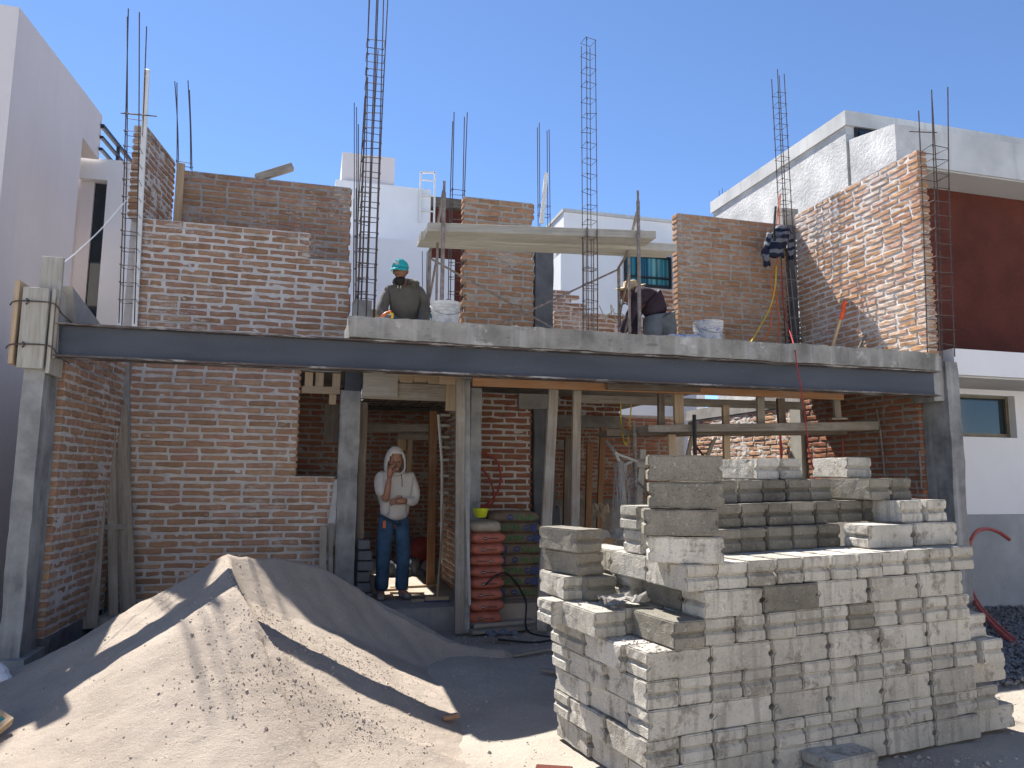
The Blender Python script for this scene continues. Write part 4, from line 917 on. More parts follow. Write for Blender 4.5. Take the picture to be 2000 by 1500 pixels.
prop('slim upright timber in the dark behind the hooded worker', 'wood_tan', (1.334,10.600,1.226), (1.338,10.600,2.166), .07, .05)
prop('short wide board end hanging in the dark behind the hooded worker', 'wood_tan', (1.209,10.500,1.942), (1.202,10.500,2.172), .12, .04, 'board', cat='board')
prop('horizontal timber across the dark passage behind the hooded worker', 'wood_grey', (0.642,10.000,2.214), (1.686,10.000,2.241), .05, .10, 'timber', (0,0,1), 'timber')
prop('second lower timber across the dark passage', 'wood_grey', (1.149,10.400,2.137), (1.756,10.400,2.129), .05, .08, 'timber', (0,0,1), 'timber')
ld = thing('ladder', 'slim white-painted ladder inside the right of the doorway', 'ladder', (1.573,9.200,1.147))
MB().tube([(1.525,9.300,2.363),(1.584,9.300,1.748),(1.603,9.300,0.514)], .018, 5).build('rail', 'pvc_white', ld)
for y in (822,842,864,884,908,938,970,1000,1030): MB().bar(Vector((1.540,9.300,2.285))*0+Vector((1.56,9.32,2.36-(y-822)*.0066)), Vector((1.68,9.32,2.36-(y-822)*.0066)), .025, .03).build('rung', 'wood_cream', ld)
br = thing('broom', 'push broom with a dark blue head leaning in the doorway', 'broom', (1.40,8.35,.2))
MB().tube([(1.40,8.36,.25),(1.557,8.900,1.252)], .013, 6).build('handle', 'wood_tan', br); MB().box((1.27,8.33,.225),(1.53,8.40,.262)).build('head', 'wood_tan', br); MB().box((1.265,8.325,.205),(1.535,8.405,.226)).build('bristles', 'broom_blue', br)
tag(rough_block('concrete_lump', 'concrete', (.70,9.0,.2),(.83,9.12,.42), (2,2,2), .02, 96), 'block-shaped lump of pale concrete on the sunlit passage floor', 'concrete')
tag(block('door_lining', 'wood_dark', (.515,8.7,.2),(.60,8.95,2.43)), 'dark timber lining on the left side of the doorway', 'board')
for i in range(6):
    zz = .2+.115*i; tag(block('brick_stub', 'concrete_dark', (.53,8.45+.02*(i%2),zz),(.70-.02*(i%3),8.68,zz+.10), None, .006), 'dark damp half brick, %s up in the stub by the door column' % ORD[i], 'brick', 'dark bricks stacked by the door column')
dl = thing('lintel_form', 'plywood and plank formwork closing the top of the doorway', 'formwork', (1.0,8.5,2.43))
MB().box((.517,8.44,2.45),(1.60,8.50,2.635)).build('plank', 'wood_grey', dl); MB().box((.517,8.42,2.665),(1.62,8.50,2.79)).build('plank', 'wood_tan', dl)
MB().box((.52,8.40,2.47),(.905,8.418,2.74)).build('plywood', 'wood_cream', dl)
for i in range(4): MB().box((.93+.16*i,8.404,2.645+.01*(i%2)),(1.07+.16*i,8.419,2.70+.01*(i%2))).build('batten', 'wood_tan', dl)
tp = thing('tee_brace', 'T-shaped pair of nailed boards at the upper right of the doorway', 'board', (1.45,8.2,2.35))
MB().box((1.41,8.10,2.31),(1.52,8.135,2.60)).build('stem', 'wood_tan', tp); MB().box((1.33,8.10,2.603),(1.58,8.135,2.69)).build('head', 'wood_tan', tp)
mesh_ = thing('floor_mesh', 'rusty reinforcing mesh hanging under the slab above the doorway', 'mesh', (1.0,9.2,2.5))
for i in range(5): MB().tube([(.55,8.8+.33*i,2.55),(1.70,8.8+.33*i,2.55)], .008, 5).build('bar', 'rebar', mesh_)
for i in range(5): MB().tube([(.68+.22*i,8.6,2.56),(.68+.22*i,10.4,2.56)], .008, 5).build('bar', 'rebar', mesh_)
# window-opening timbers
wt = thing('window_form', 'short timbers blocking the top of the tall window opening', 'formwork', (.07,8.8,2.5))
MB().box((-.15,8.76,2.52),(.28,8.80,2.60)).build('rail', 'wood_tan', wt)
for x in (-.12,.0,.19): MB().box((x,8.77,2.603),(x+.09,8.85,2.765)).build('block', 'wood_tan', wt)
MB().box((.16,8.77,2.40),(.24,8.81,2.518)).build('block', 'wood_tan', wt)
tag(block('panel', 'wood_dark', (.12,9.2,1.98),(.36,9.24,2.45)), 'brown sheet standing inside the tall window opening', 'board')
# leaning boards on the left
L = [('short pale board leaning lowest in the left corner','wood_grey',(-1.960,8.000,0.128),(-2.054,8.350,1.469),.125),('middle tall board leaning in the left corner','wood_grey',(-1.828,8.300,0.128),(-2.056,8.500,2.341),.085),
     ('widest grey board leaning against the end of the front brick wall','wood_grey',(-1.728,8.450,0.147),(-1.999,8.620,2.311),.15),('dark narrow board in the gap behind the leaning boards','wood_dark',(-1.940,8.550,0.087),(-2.119,8.600,2.348),.06),
     ('grey upright board in the corner under the beam','concrete_pillar',(-1.863,8.660,1.184),(-1.985,8.660,2.779),.09)]
for lab, mt, p, q, w in L: prop(lab, mt, p, q, w, .035, 'board', cat='board')
tag(plank('spacer', 'wood_grey', (-1.993,8.300,1.050), (-1.842,8.500,1.046), .05, .05), 'short timber spacer between the leaning boards', 'timber')
for lab, p, q, w in (('left narrow board standing against the door column foot', (0.163,8.500,0.443), (0.147,8.580,1.024), .075), ('right narrow board standing against the door column foot', (0.252,8.500,0.386), (0.228,8.580,1.057), .05)):
    prop(lab, 'wood_grey', p, q, w, .03, 'board', cat='board')
# inner platform of the right bay
o = MB().hexa([(3.55,7.45,2.085),(6.58,7.45,2.185),(6.58,7.75,2.185),(3.55,7.75,2.085),(3.55,7.45,2.165),(6.58,7.45,2.29),(6.58,7.75,2.29),(3.55,7.75,2.165)]).build('platform_plank', 'wood_grey', None, bev=.005); tag(o, 'front long plank of the working platform in the right bay', 'plank')
o = MB().hexa([(3.20,7.78,2.05),(6.4,7.78,2.15),(6.4,8.05,2.15),(3.20,8.05,2.05),(3.20,7.78,2.12),(6.4,7.78,2.22),(6.4,8.05,2.22),(3.20,8.05,2.12)]).build('platform_plank', 'wood_dark', None, bev=.005); tag(o, 'rear dark plank of the working platform in the right bay', 'plank')
for lab, x, xq, mt, wd in (('stained short prop with a black gap standing on the platform, leftmost','1290',None,'wood_dark',.075),):
    pass
def stud(lab, mt, px, y0, y1, w, Y=7.6): prop(lab, mt, px[0], px[1], w, .05)
prop('slim dark short prop standing leftmost on the platform', 'wood_dark', (3.778,7.600,2.181), (3.786,7.600,2.634), .075)
prop('wide pale short prop standing second on the platform', 'wood_tan', (3.974,7.550,2.171), (3.971,7.550,2.636), .115)
prop('grey short prop near the middle of the platform', 'wood_grey', (5.059,7.600,2.227), (5.061,7.600,2.626), .095)
prop('dark grey short prop right of the middle of the platform', 'wood_dark', (5.412,7.700,2.243), (5.404,7.700,2.551), .10)
prop('grooved short prop at the right end of the platform', 'wood_grey', (6.079,7.550,2.313), (6.067,7.550,2.622), .085)
prop('cap piece under the grooved short prop', 'wood_grey', (5.939,7.500,2.305), (6.155,7.500,2.311), .06, .025, 'offcut', (0,0,1), 'offcut')
prop('small board hanging on the right bay wall beside the pillar', 'wood_tan', (6.977,7.200,2.118), (6.993,7.200,2.533), .065)
prop('long upright timber under the left end of the platform', 'wood_tan', (3.93,7.65,.1), (3.93,7.65,2.08), .09)
prop('long upright timber under the middle of the platform', 'wood_tan', (4.78,7.9,.1), (4.78,7.9,2.46), .085)
prop('upright timber with a crosspiece standing behind the tower', 'wood_cream', (3.52,7.9,.1), (3.688,7.900,1.913), .075)
prop('crosspiece nailed to the upright behind the tower', 'wood_cream', (3.542,7.850,1.745), (3.836,7.850,1.738), .05, .07, 'offcut', (0,0,1), 'offcut')
ib = thing('scaffold', 'dark tube scaffold standing inside the right bay under the platform', 'scaffold', (4.2,7.6,0))
MB().tube([(4.10,7.4,.1),(4.086,7.400,1.751),(4.086,7.400,2.290)], .022, 7).build('post', 'black_metal', ib); MB().tube([(3.36,7.7,.1),(3.504,7.700,1.210),(3.499,7.700,2.209)], .022, 7).build('post', 'tube_rust', ib)
MB().tube([(4.091,7.400,1.949),(4.543,7.900,1.765)], .014, 6).build('brace', 'black_metal', ib); MB().tube([(3.534,7.700,1.538),(3.904,7.900,1.287)], .014, 6).build('brace', 'tube_rust', ib)
MB().tube([(3.500,7.700,1.788),(5.024,7.900,1.784)], .014, 6).build('rail', 'tube_rust', ib)
for lab, p, q in (('thin pale stick crossing behind the tower top, left','@',0),): pass
prop('thin leaning stick left of the upright under the platform', 'wood_cream', (5.101,9.500,1.798), (5.206,9.500,2.198), .05, .04, 'stick', cat='timber')
prop('thin leaning stick right of the dark tube under the platform', 'wood_cream', (5.408,9.500,1.838), (5.564,9.500,2.169), .05, .04, 'stick', cat='timber')
for i, (lab, p, q) in enumerate((('topmost thin pale rod sloping over the wire roll', (3.244,7.900,1.999), (3.241,7.600,1.839)), ('pale lath sloping right above the wire roll', (3.211,7.600,1.855), (3.531,7.700,1.766)), ('second pale lath under the sloping one above the wire roll', (3.345,7.700,1.803), (3.499,7.700,1.777)), ('short dark lath rising from the wire roll', (3.300,7.600,1.716), (3.475,7.700,1.777)), ('short lath standing in the mouth of the wire roll', (3.229,7.600,1.839), (3.306,7.600,1.688)))):
    prop(lab, 'wood_cream', p, q, .03, .03, 'lath', cat='lath')
# roll of wire mesh
wr = thing('wire_roll', 'standing roll of galvanised wire mesh left of the tower', 'wire mesh', (3.205,7.400,0.904))
m = MB(); rg = random.Random(9); p0, p1 = Vector((3.210,7.400,0.824)), Vector((3.218,7.450,1.741))
def rollp(t, a, k=1.0): 
    c = p0.lerp(p1, t); r = (.13-.075*t)*k
    return c + Vector((math.cos(a)*r, math.sin(a)*r, 0))
for i in range(26):
    a0 = rg.random()*6.28; s = rg.choice((-1,1))*(3.0+rg.random()*2)
    m.tube([rollp(j/14, a0+s*j/14*.35 + .12*(j%2), 1+.12*rg.random()) for j in range(15)], .0028, 3, False)
for i in range(60):
    t = .25+rg.random()*.62; a = -1.2+rg.random()*1.6; q = rollp(t, a)
    m.tube([q, q+Vector((.02+rg.random()*.07, -.02*rg.random(), .02+rg.random()*.06)), q+Vector((.03+rg.random()*.10, -.03*rg.random(), .03+rg.random()*.10))], .0025, 3, False)
tag(m.build('wires', 'wire', wr), kind='stuff')
MB().tube([p0+Vector((.0,-.1,0)), p0.lerp(p1,.5)+Vector((.0,-.06,0)), p1+Vector((-.01,-.02,.02))], .035, 8).build('core', 'wood_grey', wr)
m = MB()
for i in range(12):
    for j in range(9):
        z = .75+.1*j+.05*(i%2); x = 3.40+.06*i
        m.tube([(x,8.0,z),(x+.03,8.0,z+.05)], .003, 3, False); m.tube([(x+.03,8.0,z+.05),(x+.06,8.0,z)], .003, 3, False)
tag(m.build('chain_link', 'wire'), 'piece of chain-link mesh hanging in the dark left of the tower', 'wire mesh')
rg = random.Random(17)
def scrap(label, c, s, mat='paper', seed=0):
    rg = random.Random(seed); n = 7; vs = [Vector(c)+Vector(((i/n-.5)*s[0], (j/n-.5)*s[1], s[2]*(.5+.5*mnoise.noise(Vector((i*.7+seed, j*.8, seed))))+s[2]*.5*rg.random())) for j in range(n+1) for i in range(n+1)]
    fs = [(j*(n+1)+i, j*(n+1)+i+1, (j+1)*(n+1)+i+1, (j+1)*(n+1)+i) for j in range(n) for i in range(n)]
    m = MB().add(vs, fs); o = m.build('paper_bag', mat); md = o.modifiers.new('thick', 'SOLIDIFY'); md.thickness = .004
    return tag(o, label, 'paper bag')
scrap('crumpled brown paper bag bright in the sun behind the small block stack', (2.611,6.200,0.948), (.45,.4,.16), seed=1)
scrap('torn paper scrap catching the sun beside the orange prop', (3.516,8.800,0.969), (.2,.15,.28), seed=2)
# dim contents of the far room
tag(rough_block('rubble_wall', 'rubble', (3.1,11.5,.2),(3.75,11.8,1.62), (6,2,10), .10, 97), 'patch of rough stony wall seen between the timber props', 'wall')
m = MB(); m.hexa([(3.0,10.2,.2),(3.55,10.15,.2),(3.5,10.5,.2),(3.05,10.5,.2),(3.05,10.25,1.15),(3.5,10.2,1.2),(3.45,10.45,1.15),(3.1,10.45,1.1)]); tag(m.build('tarp', 'polythene', None, bev=.05), 'grey-blue tarpaulin bundle standing behind the timber props', 'tarp')
m = MB()
for i in range(9): m.ball((1.0+.09*i, 10.6+.03*(i%3), .2+.09*(i%2)), (.10,.1,.10+.03*(i%3)), 8, 6)
tag(m.build('sheeting', 'polythene', smooth=True), 'heap of dark plastic sheeting on the passage floor behind the hooded worker', 'sheeting')
tag(MB().ball((1.62,11.2,.5), (.22,.15,.2), 10, 7).build('sack', 'red_plastic', smooth=True), 'dim red sack at the back of the passage', 'sack')
m = MB().lathe((.72,9.5,.2), [(0,0),(.10,0),(.11,.28),(.05,.38),(.035,.45),(0,.45)], 16); tag(m.build('jug', 'polythene', smooth=True), 'dark plastic jug on the passage floor by the door column', 'jug')
for i, (x, y, a, l) in enumerate(((.95,9.3,.2,.5),(1.15,9.0,-.3,.4),(.8,8.75,.5,.35),(1.3,9.5,.1,.6),(1.25,8.45,-.05,.25))):
    tag(plank('offcut', 'wood_tan', (x-l/2*math.cos(a),y-l/2*math.sin(a),.215), (x+l/2*math.cos(a),y+l/2*math.sin(a),.215), .06, .025), ['loose offcut lying across the sunlit patch of the passage floor','loose offcut lying right of the sunlit floor patch','short offcut near the door lining on the passage floor','longest offcut lying back in the passage','small flat offcut on the doorway step'][i], 'offcut', 'timber offcuts on the passage floor')

# ------------------------------------------------------------------ cement bags
def bag_mesh(lx, ly, lz, seed, bulge=1.0):
    rg = random.Random(seed); bm = bmesh.new(); bmesh.ops.create_cube(bm, size=2.0)
    bmesh.ops.subdivide_edges(bm, edges=bm.edges[:], cuts=7, use_grid_fill=True)
    for v in bm.verts:
        x, y, z = v.co
        f = (1-abs(x)**7*.30); g = (1-abs(y)**7*.30)
        p = Vector((x*(1-.05*abs(z)**2-.02*abs(y)**4), y*(1-.10*abs(z)**3-.03*abs(x)**6), z*f*g))
        p = Vector((p.x*lx/2, p.y*ly/2, p.z*lz/2))
        q = Vector((p.x*6+seed*5, p.y*6, p.z*9))
        p += Vector((mnoise.noise(q), mnoise.noise(q+Vector((4,0,0)))*.8, mnoise.noise(q+Vector((0,4,0)))))*.009 + Vector((0, 0, .004*mnoise.noise(Vector((p.x*25+seed, p.y*9, p.z*20)))))
        v.co = p
    me = bpy.data.meshes.new('bag'); bm.to_mesh(me); bm.free()
    for p in me.polygons: p.use_smooth = True
    return me
def text_mesh(s, size):
    cu = bpy.data.curves.new('t', 'FONT'); cu.body = s; cu.size = size; cu.extrude = .0012; cu.offset = size*.018; cu.align_x = 'CENTER'; cu.align_y = 'CENTER'; cu.resolution_u = 2
    to = bpy.data.objects.new('t', cu); C.objects.link(to); dg = bpy.context.evaluated_depsgraph_get(); dg.update()
    me = bpy.data.meshes.new_from_object(to.evaluated_get(dg)); bpy.data.objects.remove(to); me.name = 'lettering'; me.materials.clear(); me.materials.append(M['ink_green'])
    return me
EXTRA = text_mesh('EXTRA', .078)
def logo_disc(r, mat, mat2, c, parent, rot=0):
    vs = [(c[0]+r*1.25*math.cos(6.283*i/18), c[1], c[2]+r*math.sin(6.283*i/18)) for i in range(18)]
    m = MB().add(vs, [tuple(range(18))]); m.add([(x,y-.0015,z) for x,y,z in vs], [tuple(range(18))])
    m.build('emblem', mat, parent)
    m = MB().box((c[0]-r*.8,c[1]-.0045,c[2]-r*.12),(c[0]+r*.8,c[1]-.002,c[2]+r*.22)); m.build('emblem_bar', mat2, parent)
rg = random.Random(31)
for i in range(9):
    z = .085+.1215*i
    x = 2.345 + (.0,.0,.01,.0,.005,.03,.02,-.01,-.03)[i]*1.0; yaw = rad((0,1,-1,2,1,-1,2,-2,-7)[i])
    lab = ['plain kraft sack at the bottom of the brown cement bag stack','lowest printed brown cement bag','second printed brown cement bag from the bottom','third printed brown cement bag from the bottom','fourth printed brown cement bag, in mid-stack','fifth printed brown cement bag from the bottom','sixth printed brown cement bag from the bottom','printed brown cement bag just under the topmost one','slumped topmost brown cement bag with a folded end'][i]
    t = thing('cement_bag', lab, 'cement bag', (x, 8.60, z), 'brown cement bags in the right bay')
    me = bag_mesh(.60 if i else .55, .38, .135 if i else .15, i+1); me.materials.append(M['bag_kraft' if i == 0 else 'bag_brown'])
    o = link('sack', me, None, t); o.location = (0, 0, .062)
    fy = 8.60-.191-.004; flip = i in (1,4,5,8)
    if i:
        lt = bpy.data.objects.new('lettering', EXTRA); C.objects.link(lt); lt.parent = t; lt.location = ((.13 if flip else -.075), fy-8.60, .064); lt.rotation_euler = (HALF, math.pi if flip else 0, 0)
        s_ = -1 if flip else 1
        logo_disc(.034, 'ink_blue', 'bag_brown', (x+(-.045 if flip else .11), fy, z+.064), t)
        if i != 8: MB().hexa([(x+s_*.20-.042,fy-.001,z+.020),(x+s_*.20+.042,fy+.002,z+.020),(x+s_*.20+.042,fy+.02,z+.020),(x+s_*.20-.042,fy+.02,z+.020),(x+s_*.20-.042,fy-.001,z+.105),(x+s_*.20+.042,fy+.002,z+.105),(x+s_*.20+.042,fy+.02,z+.105),(x+s_*.20-.042,fy+.02,z+.105)]).build('end_band', 'ink_blue', t)
    t.rotation_euler.z = yaw
for i in range(9):
    z = .06+.117*i; x = 1.83 + rg.uniform(-.012,.012)
    lab = ('%s orange sack from the bottom of the left stack' % ORD[i]) if i < 8 else 'dusty kraft sack on top of the orange stack'
    t = thing('cement_bag', lab, 'cement bag', (x, 8.02, z), 'orange sacks in the right bay')
    me = bag_mesh(.38 if i < 8 else .34, .55, .135, i+40); me.materials.append(M['bag_orange' if i < 8 else 'bag_kraft']); o = link('sack', me, None, t); o.location = (0, 0, .06)
    if i < 8:
        fy = 8.02-.277-.004; fl = i == 5; s_ = -1 if fl else 1
        logo_disc(.017, 'ink_dark', 'ink_white', (x-s_*.045, fy, z+.058), t)
        m = MB()
        for k in range(7): m.box((x+s_*(.0+.016*k)-.006*s_ if s_ > 0 else x-.016*k-.006,fy-.001,z+.052),(x+s_*(.0+.016*k)+.005 if s_ > 0 else x-.016*k+.005,fy+.0015,z+.064))
        m.build('print', 'ink_dark', t)
    t.rotation_euler.z = rad(rg.uniform(-5, 3))
tag(MB().lathe((1.76,7.82,1.155), [(0,0),(.06,0),(.085,.085),(.092,.09),(.085,.094),(.075,.085),(.055,.01),(0,.01)], 24).build('bowl', 'lime_plastic', smooth=True), 'lime-yellow plastic bowl on top of the orange sack stack', 'bowl')
for i, (a, b_, z) in enumerate((((1.62,7.60),(2.3,7.72),.02),((1.66,7.72),(2.35,7.84),.06),((2.1,8.3),(2.75,8.35),.05))):
    tag(plank('pallet_board', 'wood_grey', (*a, z), (*b_, z), .13, .035), ['front grey board lying under the cement bags','rear grey board lying under the cement bags','grey board lying under the brown bag stack'][i], 'board')
cord('thin dark hose lying loose on the ground before the cement bags', 'canvas_black', [(1.75,7.5,.5),(1.9,7.60,.58),(2.05,7.7,.56),(2.2,7.6,.32),(2.15,7.35,.06),(2.35,7.1,.03),(2.1,6.95,.03),(1.8,7.15,.03)], .010, 'hose')
scrap('grey crumpled rag lying on the left ledge of the block pile', (1.76,4.05,.85), (.26,.16,.07), 'mortar_dark', 8)
scrap('grey crumpled plastic scrap on the ground before the cement bags', (1.85,7.2,.02), (.3,.2,.08), 'polythene', 5)
cord('red hose looped on a nail on the wall behind the cement bags', 'red_hose', [(1.933,8.980,1.205),(2.091,8.970,1.249),(2.229,8.960,1.405),(2.269,8.970,1.594),(2.217,8.980,1.783),(2.052,8.980,1.876),(1.925,8.990,1.830),(1.881,8.990,1.798)], .014, 'hose')
cord('second loop of red hose hanging lower on the wall behind the bags', 'red_hose', [(1.880,8.980,1.747),(2.018,8.960,1.686),(2.134,8.950,1.530),(2.183,8.950,1.312),(2.087,8.950,1.219),(1.885,8.960,1.157)], .014, 'hose')
cord('pale wire loop hanging near the ceiling by the doorway post', 'pvc_white', [(1.933,8.900,2.623),(1.954,8.900,2.496),(2.000,8.900,2.485),(2.025,8.900,2.563)], .006, 'wire')
cord('yellow rope loop hanging from the bearer in the right bay', 'yellow_cord', [(3.463,8.000,2.451),(3.429,7.900,2.161),(3.240,7.400,1.976),(3.276,7.400,1.955),(3.525,7.900,2.134),(3.599,8.000,2.443)], .008, 'rope')
cord('red plastic conduit bent in an arc against the white neighbour house', 'red_hose', [(7.286,6.950,0.908),(7.176,6.920,0.662),(7.134,6.850,0.364),(6.855,6.400,0.178),(6.685,6.050,0.074),(6.674,5.850,-0.019)], .022, 'conduit')
cord('second red conduit whose free end points right on the neighbour wall', 'red_hose', [(8.266,7.300,0.878),(8.102,7.300,0.972),(7.802,7.200,1.019),(7.524,7.100,0.969),(7.275,6.980,0.739),(7.177,6.900,0.495),(7.072,6.700,0.278),(6.873,6.300,0.128),(6.768,5.950,0.003)], .022, 'conduit')
for lab, X0, Yv in (('thin rusty conduit running down the right bay wall', 1700, 0),):
    cord(lab, 'tube_rust', [(6.760,7.680,2.457),(6.760,7.635,2.136),(6.760,7.603,1.634)], .014, 'conduit'); cord('second thin rusty conduit at the right end of the bay wall', 'tube_rust', [(6.770,7.052,1.928),(6.770,7.056,1.489)], .012, 'conduit'); cord('dark red conduit on the right bay wall left of the thin one', 'red_hose', [(6.760,8.323,2.138),(6.760,8.317,1.801)], .014, 'conduit')
cord('rusty conduit on the sunlit back wall of the right bay', 'red_hose', [(6.750,9.652,2.241),(6.750,9.644,1.746)], .018, 'conduit')

o = MB().box((.88,4.95,.015),(1.0,5.0,.045)).build('brick_fragment', 'brick_upper', None, bev=.008); o.rotation_euler.z = .3; tag(o, 'broken red brick lying at the edge of the sunlit ground patch', 'brick')
o = MB().box((1.22,3.95,.01),(1.42,4.02,.04)).build('tile_fragment', 'stucco_red', None, bev=.006); o.rotation_euler.z = -.4; tag(o, 'dark red fragment on the ground by the left foot of the block pile', 'fragment')
for i, (x, y, a, l, lab) in enumerate(((2.0,6.6,.4,.5,'thin lath lying on the shaded ground behind the heap'),(1.95,5.9,-.7,.22,'short wood chip on the shaded ground between the heap and the pile'),(4.55,3.55,.2,.16,'small wood chip on the ground at the right foot of the pile'))):
    tag(plank('offcut', 'wood_grey', (x-l/2*math.cos(a),y-l/2*math.sin(a),.03), (x+l/2*math.cos(a),y+l/2*math.sin(a),.03), .05, .02), lab, 'offcut')

# ------------------------------------------------------------------ people
def skin_mesh(pts, edges, sub=2, root=None):
    """pts: {name: (x, y, z, r) or (x, y, z, rx, ry)}; grows one continuous surface round the joints"""
    names = list(pts); idx = {n: i for i, n in enumerate(names)}
    me = bpy.data.meshes.new('g'); me.from_pydata([pts[n][:3] for n in names], [(idx[a], idx[b_]) for a, b_ in edges], []); me.update()
    o = bpy.data.objects.new('g', me); C.objects.link(o)
    o.modifiers.new('s', 'SKIN'); sv = me.skin_vertices[0].data
    for n in names:
        q = pts[n]; sv[idx[n]].radius = (q[3], q[4] if len(q) > 4 else q[3]); sv[idx[n]].use_root = (n == (root or names[0]))
    md = o.modifiers.new('d', 'SUBSURF'); md.levels = sub; md.render_levels = sub
    dg = bpy.context.evaluated_depsgraph_get(); dg.update()
    out = bpy.data.meshes.new_from_object(o.evaluated_get(dg)); bpy.data.objects.remove(o)
    mb = MB(); mb.add([v.co.copy() for v in out.vertices], [tuple(p.vertices) for p in out.polygons]); return mb
def finger(mb, pts, r): mb.tube(pts, [r*1.05, r, r*.92, r*.6][:len(pts)], 6)
def hand(mb, w, fwd, side, curl, s=1.0):
    """palm, four unequal bent fingers and a thumb growing from wrist w; fwd along the palm, side towards the thumb, curl where fingers bend"""
    w, f, sd, c = Vector(w), Vector(fwd).normalized(), Vector(side).normalized(), Vector(curl).normalized()
    pc = w + f*.05*s; vs = []
    mb.tube([w-f*.02*s, w+f*.02*s, w+f*.06*s, w+f*.095*s], [.026*s, .033*s, .038*s, .030*s], 8)
    for i, (o, L) in enumerate(((.030,.068),(.011,.077),(-.009,.072),(-.028,.057))):
        b0 = w + f*.088*s + sd*o*s
        finger(mb, [b0, b0+f*L*.45*s+c*.012*s, b0+f*L*.72*s+c*.036*s, b0+f*L*.75*s+c*.062*s], .0092*s)
    t0 = w + f*.025*s + sd*.030*s; finger(mb, [t0, t0+f*.028*s+sd*.026*s, t0+f*.055*s+sd*.03*s+c*.012*s, t0+f*.075*s+sd*.022*s+c*.02*s], .0115*s)
def head(mb, c, face, up=(0,0,1), s=1.0):
    c, f, u = Vector(c), Vector(face).normalized(), Vector(up).normalized(); u = (u - f*u.dot(f)).normalized(); r = f.cross(u)
    h = MB().ball((0,0,0), (.074,.094,.115), 18, 14)
    for v in h.v:
        if v.z < -.02: v.x *= 1-.30*min(1, (-v.z-.02)/.09); v.y = v.y*(1-.10*min(1,(-v.z-.02)/.09))
        if v.y > .055 and -.02 < v.z < .03: v.y -= .006
    h.ball((.078,-.005,-.01), (.010,.022,.030), 8, 6); h.ball((-.078,-.005,-.01), (.010,.022,.030), 8, 6)
    h.tube([(0,.088,.018),(0,.103,-.012),(0,.112,-.030),(0,.095,-.040)], [.008,.011,.015,.009], 8)
    h.ball((0,.088,-.062), (.024,.012,.006), 8, 5); h.ball((0,.086,-.072), (.021,.012,.007), 8, 5); h.ball((0,.080,-.100), (.022,.015,.014), 8, 5)
    h.ball((.030,.080,.026), (.020,.014,.007), 8, 5); h.ball((-.030,.080,.026), (.020,.014,.007), 8, 5)
    fs = lambda v: c + (r*v.x + f*v.y + u*v.z)*s
    mb.add([fs(v) for v in h.v], h.f)
    return fs
def place(root_loc, yaw):
    m = Matrix.Translation(root_loc) @ Matrix.Rotation(yaw, 4, 'Z'); return lambda mb: MB().add([m @ v for v in mb.v], mb.f)

# the hooded man in the doorway; his own axes: x to the picture's right, he faces -y, feet on z = 0
P = thing('person', 'man in cream hoodie and blue jeans standing in the doorway, hand to cheek', 'person', (.93, 8.62, .205))
T = place((.93, 8.62, .205), rad(8))
sh_r, el_r, wr_r = (-.195,.0,1.375), (-.135,-.13,1.10), (-.115,-.20,1.37)
sh_l, el_l, wr_l = (.195,.0,1.375), (.225,-.06,1.095), (.055,-.20,1.10)
body = skin_mesh({'pelvis':(0,0,.90,.10,.08),'waist':(0,0,1.06,.10,.08),'chest':(0,0,1.27,.13,.09),'neck0':(0,0,1.42,.06),'neck1':(0,-.02,1.50,.055),
    'sr':(*sh_r,.055),'er':(*el_r,.042),'fr':(-.128,-.165,1.20,.040),'wr':(*wr_r,.028),'sl':(*sh_l,.055),'el':(*el_l,.042),'wl':(*wr_l,.028),
    'hr':(-.085,0,.84,.07),'kr':(-.115,-.03,.48,.055),'ar':(-.125,.02,.09,.04),'tr':(-.135,-.12,.045,.038),'hl':(.085,0,.84,.07),'kl':(.115,-.02,.48,.055),'al':(.115,.02,.09,.04),'tl':(.16,-.11,.045,.038)},
    [('pelvis','waist'),('waist','chest'),('chest','neck0'),('neck0','neck1'),('chest','sr'),('sr','er'),('er','fr'),('fr','wr'),('chest','sl'),('sl','el'),('el','wl'),('pelvis','hr'),('hr','kr'),('kr','ar'),('ar','tr'),('pelvis','hl'),('hl','kl'),('kl','al'),('al','tl')])
hf = head(body, (-.015,-.055,1.545), (-.10,-1,-.22))
hand(body, (-.115,-.205,1.375), (.05,-.02,1), (.6,-.7,.1), (.75,.45,-.1)); hand(body, (.06,-.205,1.10), (-1,-.12,.02), (0,-.3,1), (-.2,.6,-.3))
T(body).build('body', 'skin', P, smooth=True)
ho = skin_mesh({'hem':(0,0,.85,.168,.135),'belly':(0,-.015,1.02,.175,.135),'chest':(0,0,1.25,.178,.125),'top':(0,.01,1.40,.11,.09),
    'sr':(-.185,.0,1.365,.085),'mr':(-.18,-.05,1.24,.082),'er':(-.155,-.10,1.135,.070),'sl':(.185,.0,1.365,.085),'ml':(.215,-.02,1.23,.078),'el':(.225,-.06,1.095,.070),'fl':(.15,-.14,1.09,.056),'wl':(.075,-.195,1.10,.045)},
    [('hem','belly'),('belly','chest'),('chest','top'),('chest','sr'),('sr','mr'),('mr','er'),('chest','sl'),('sl','ml'),('ml','el'),('el','fl'),('fl','wl')])
for v in ho.v: v += Vector((mnoise.noise(v*9), mnoise.noise(v*9+Vector((5,0,0))), .6*mnoise.noise(v*9+Vector((0,5,0)))))*.014
T(ho).build('hoodie', 'hoodie_cream', P, smooth=True)
hd = MB(); n, mrows = 28, 16
hc = Vector((-.015,-.03,1.545)); fdir = Vector((-.10,-1,-.16)).normalized()
grid = {}
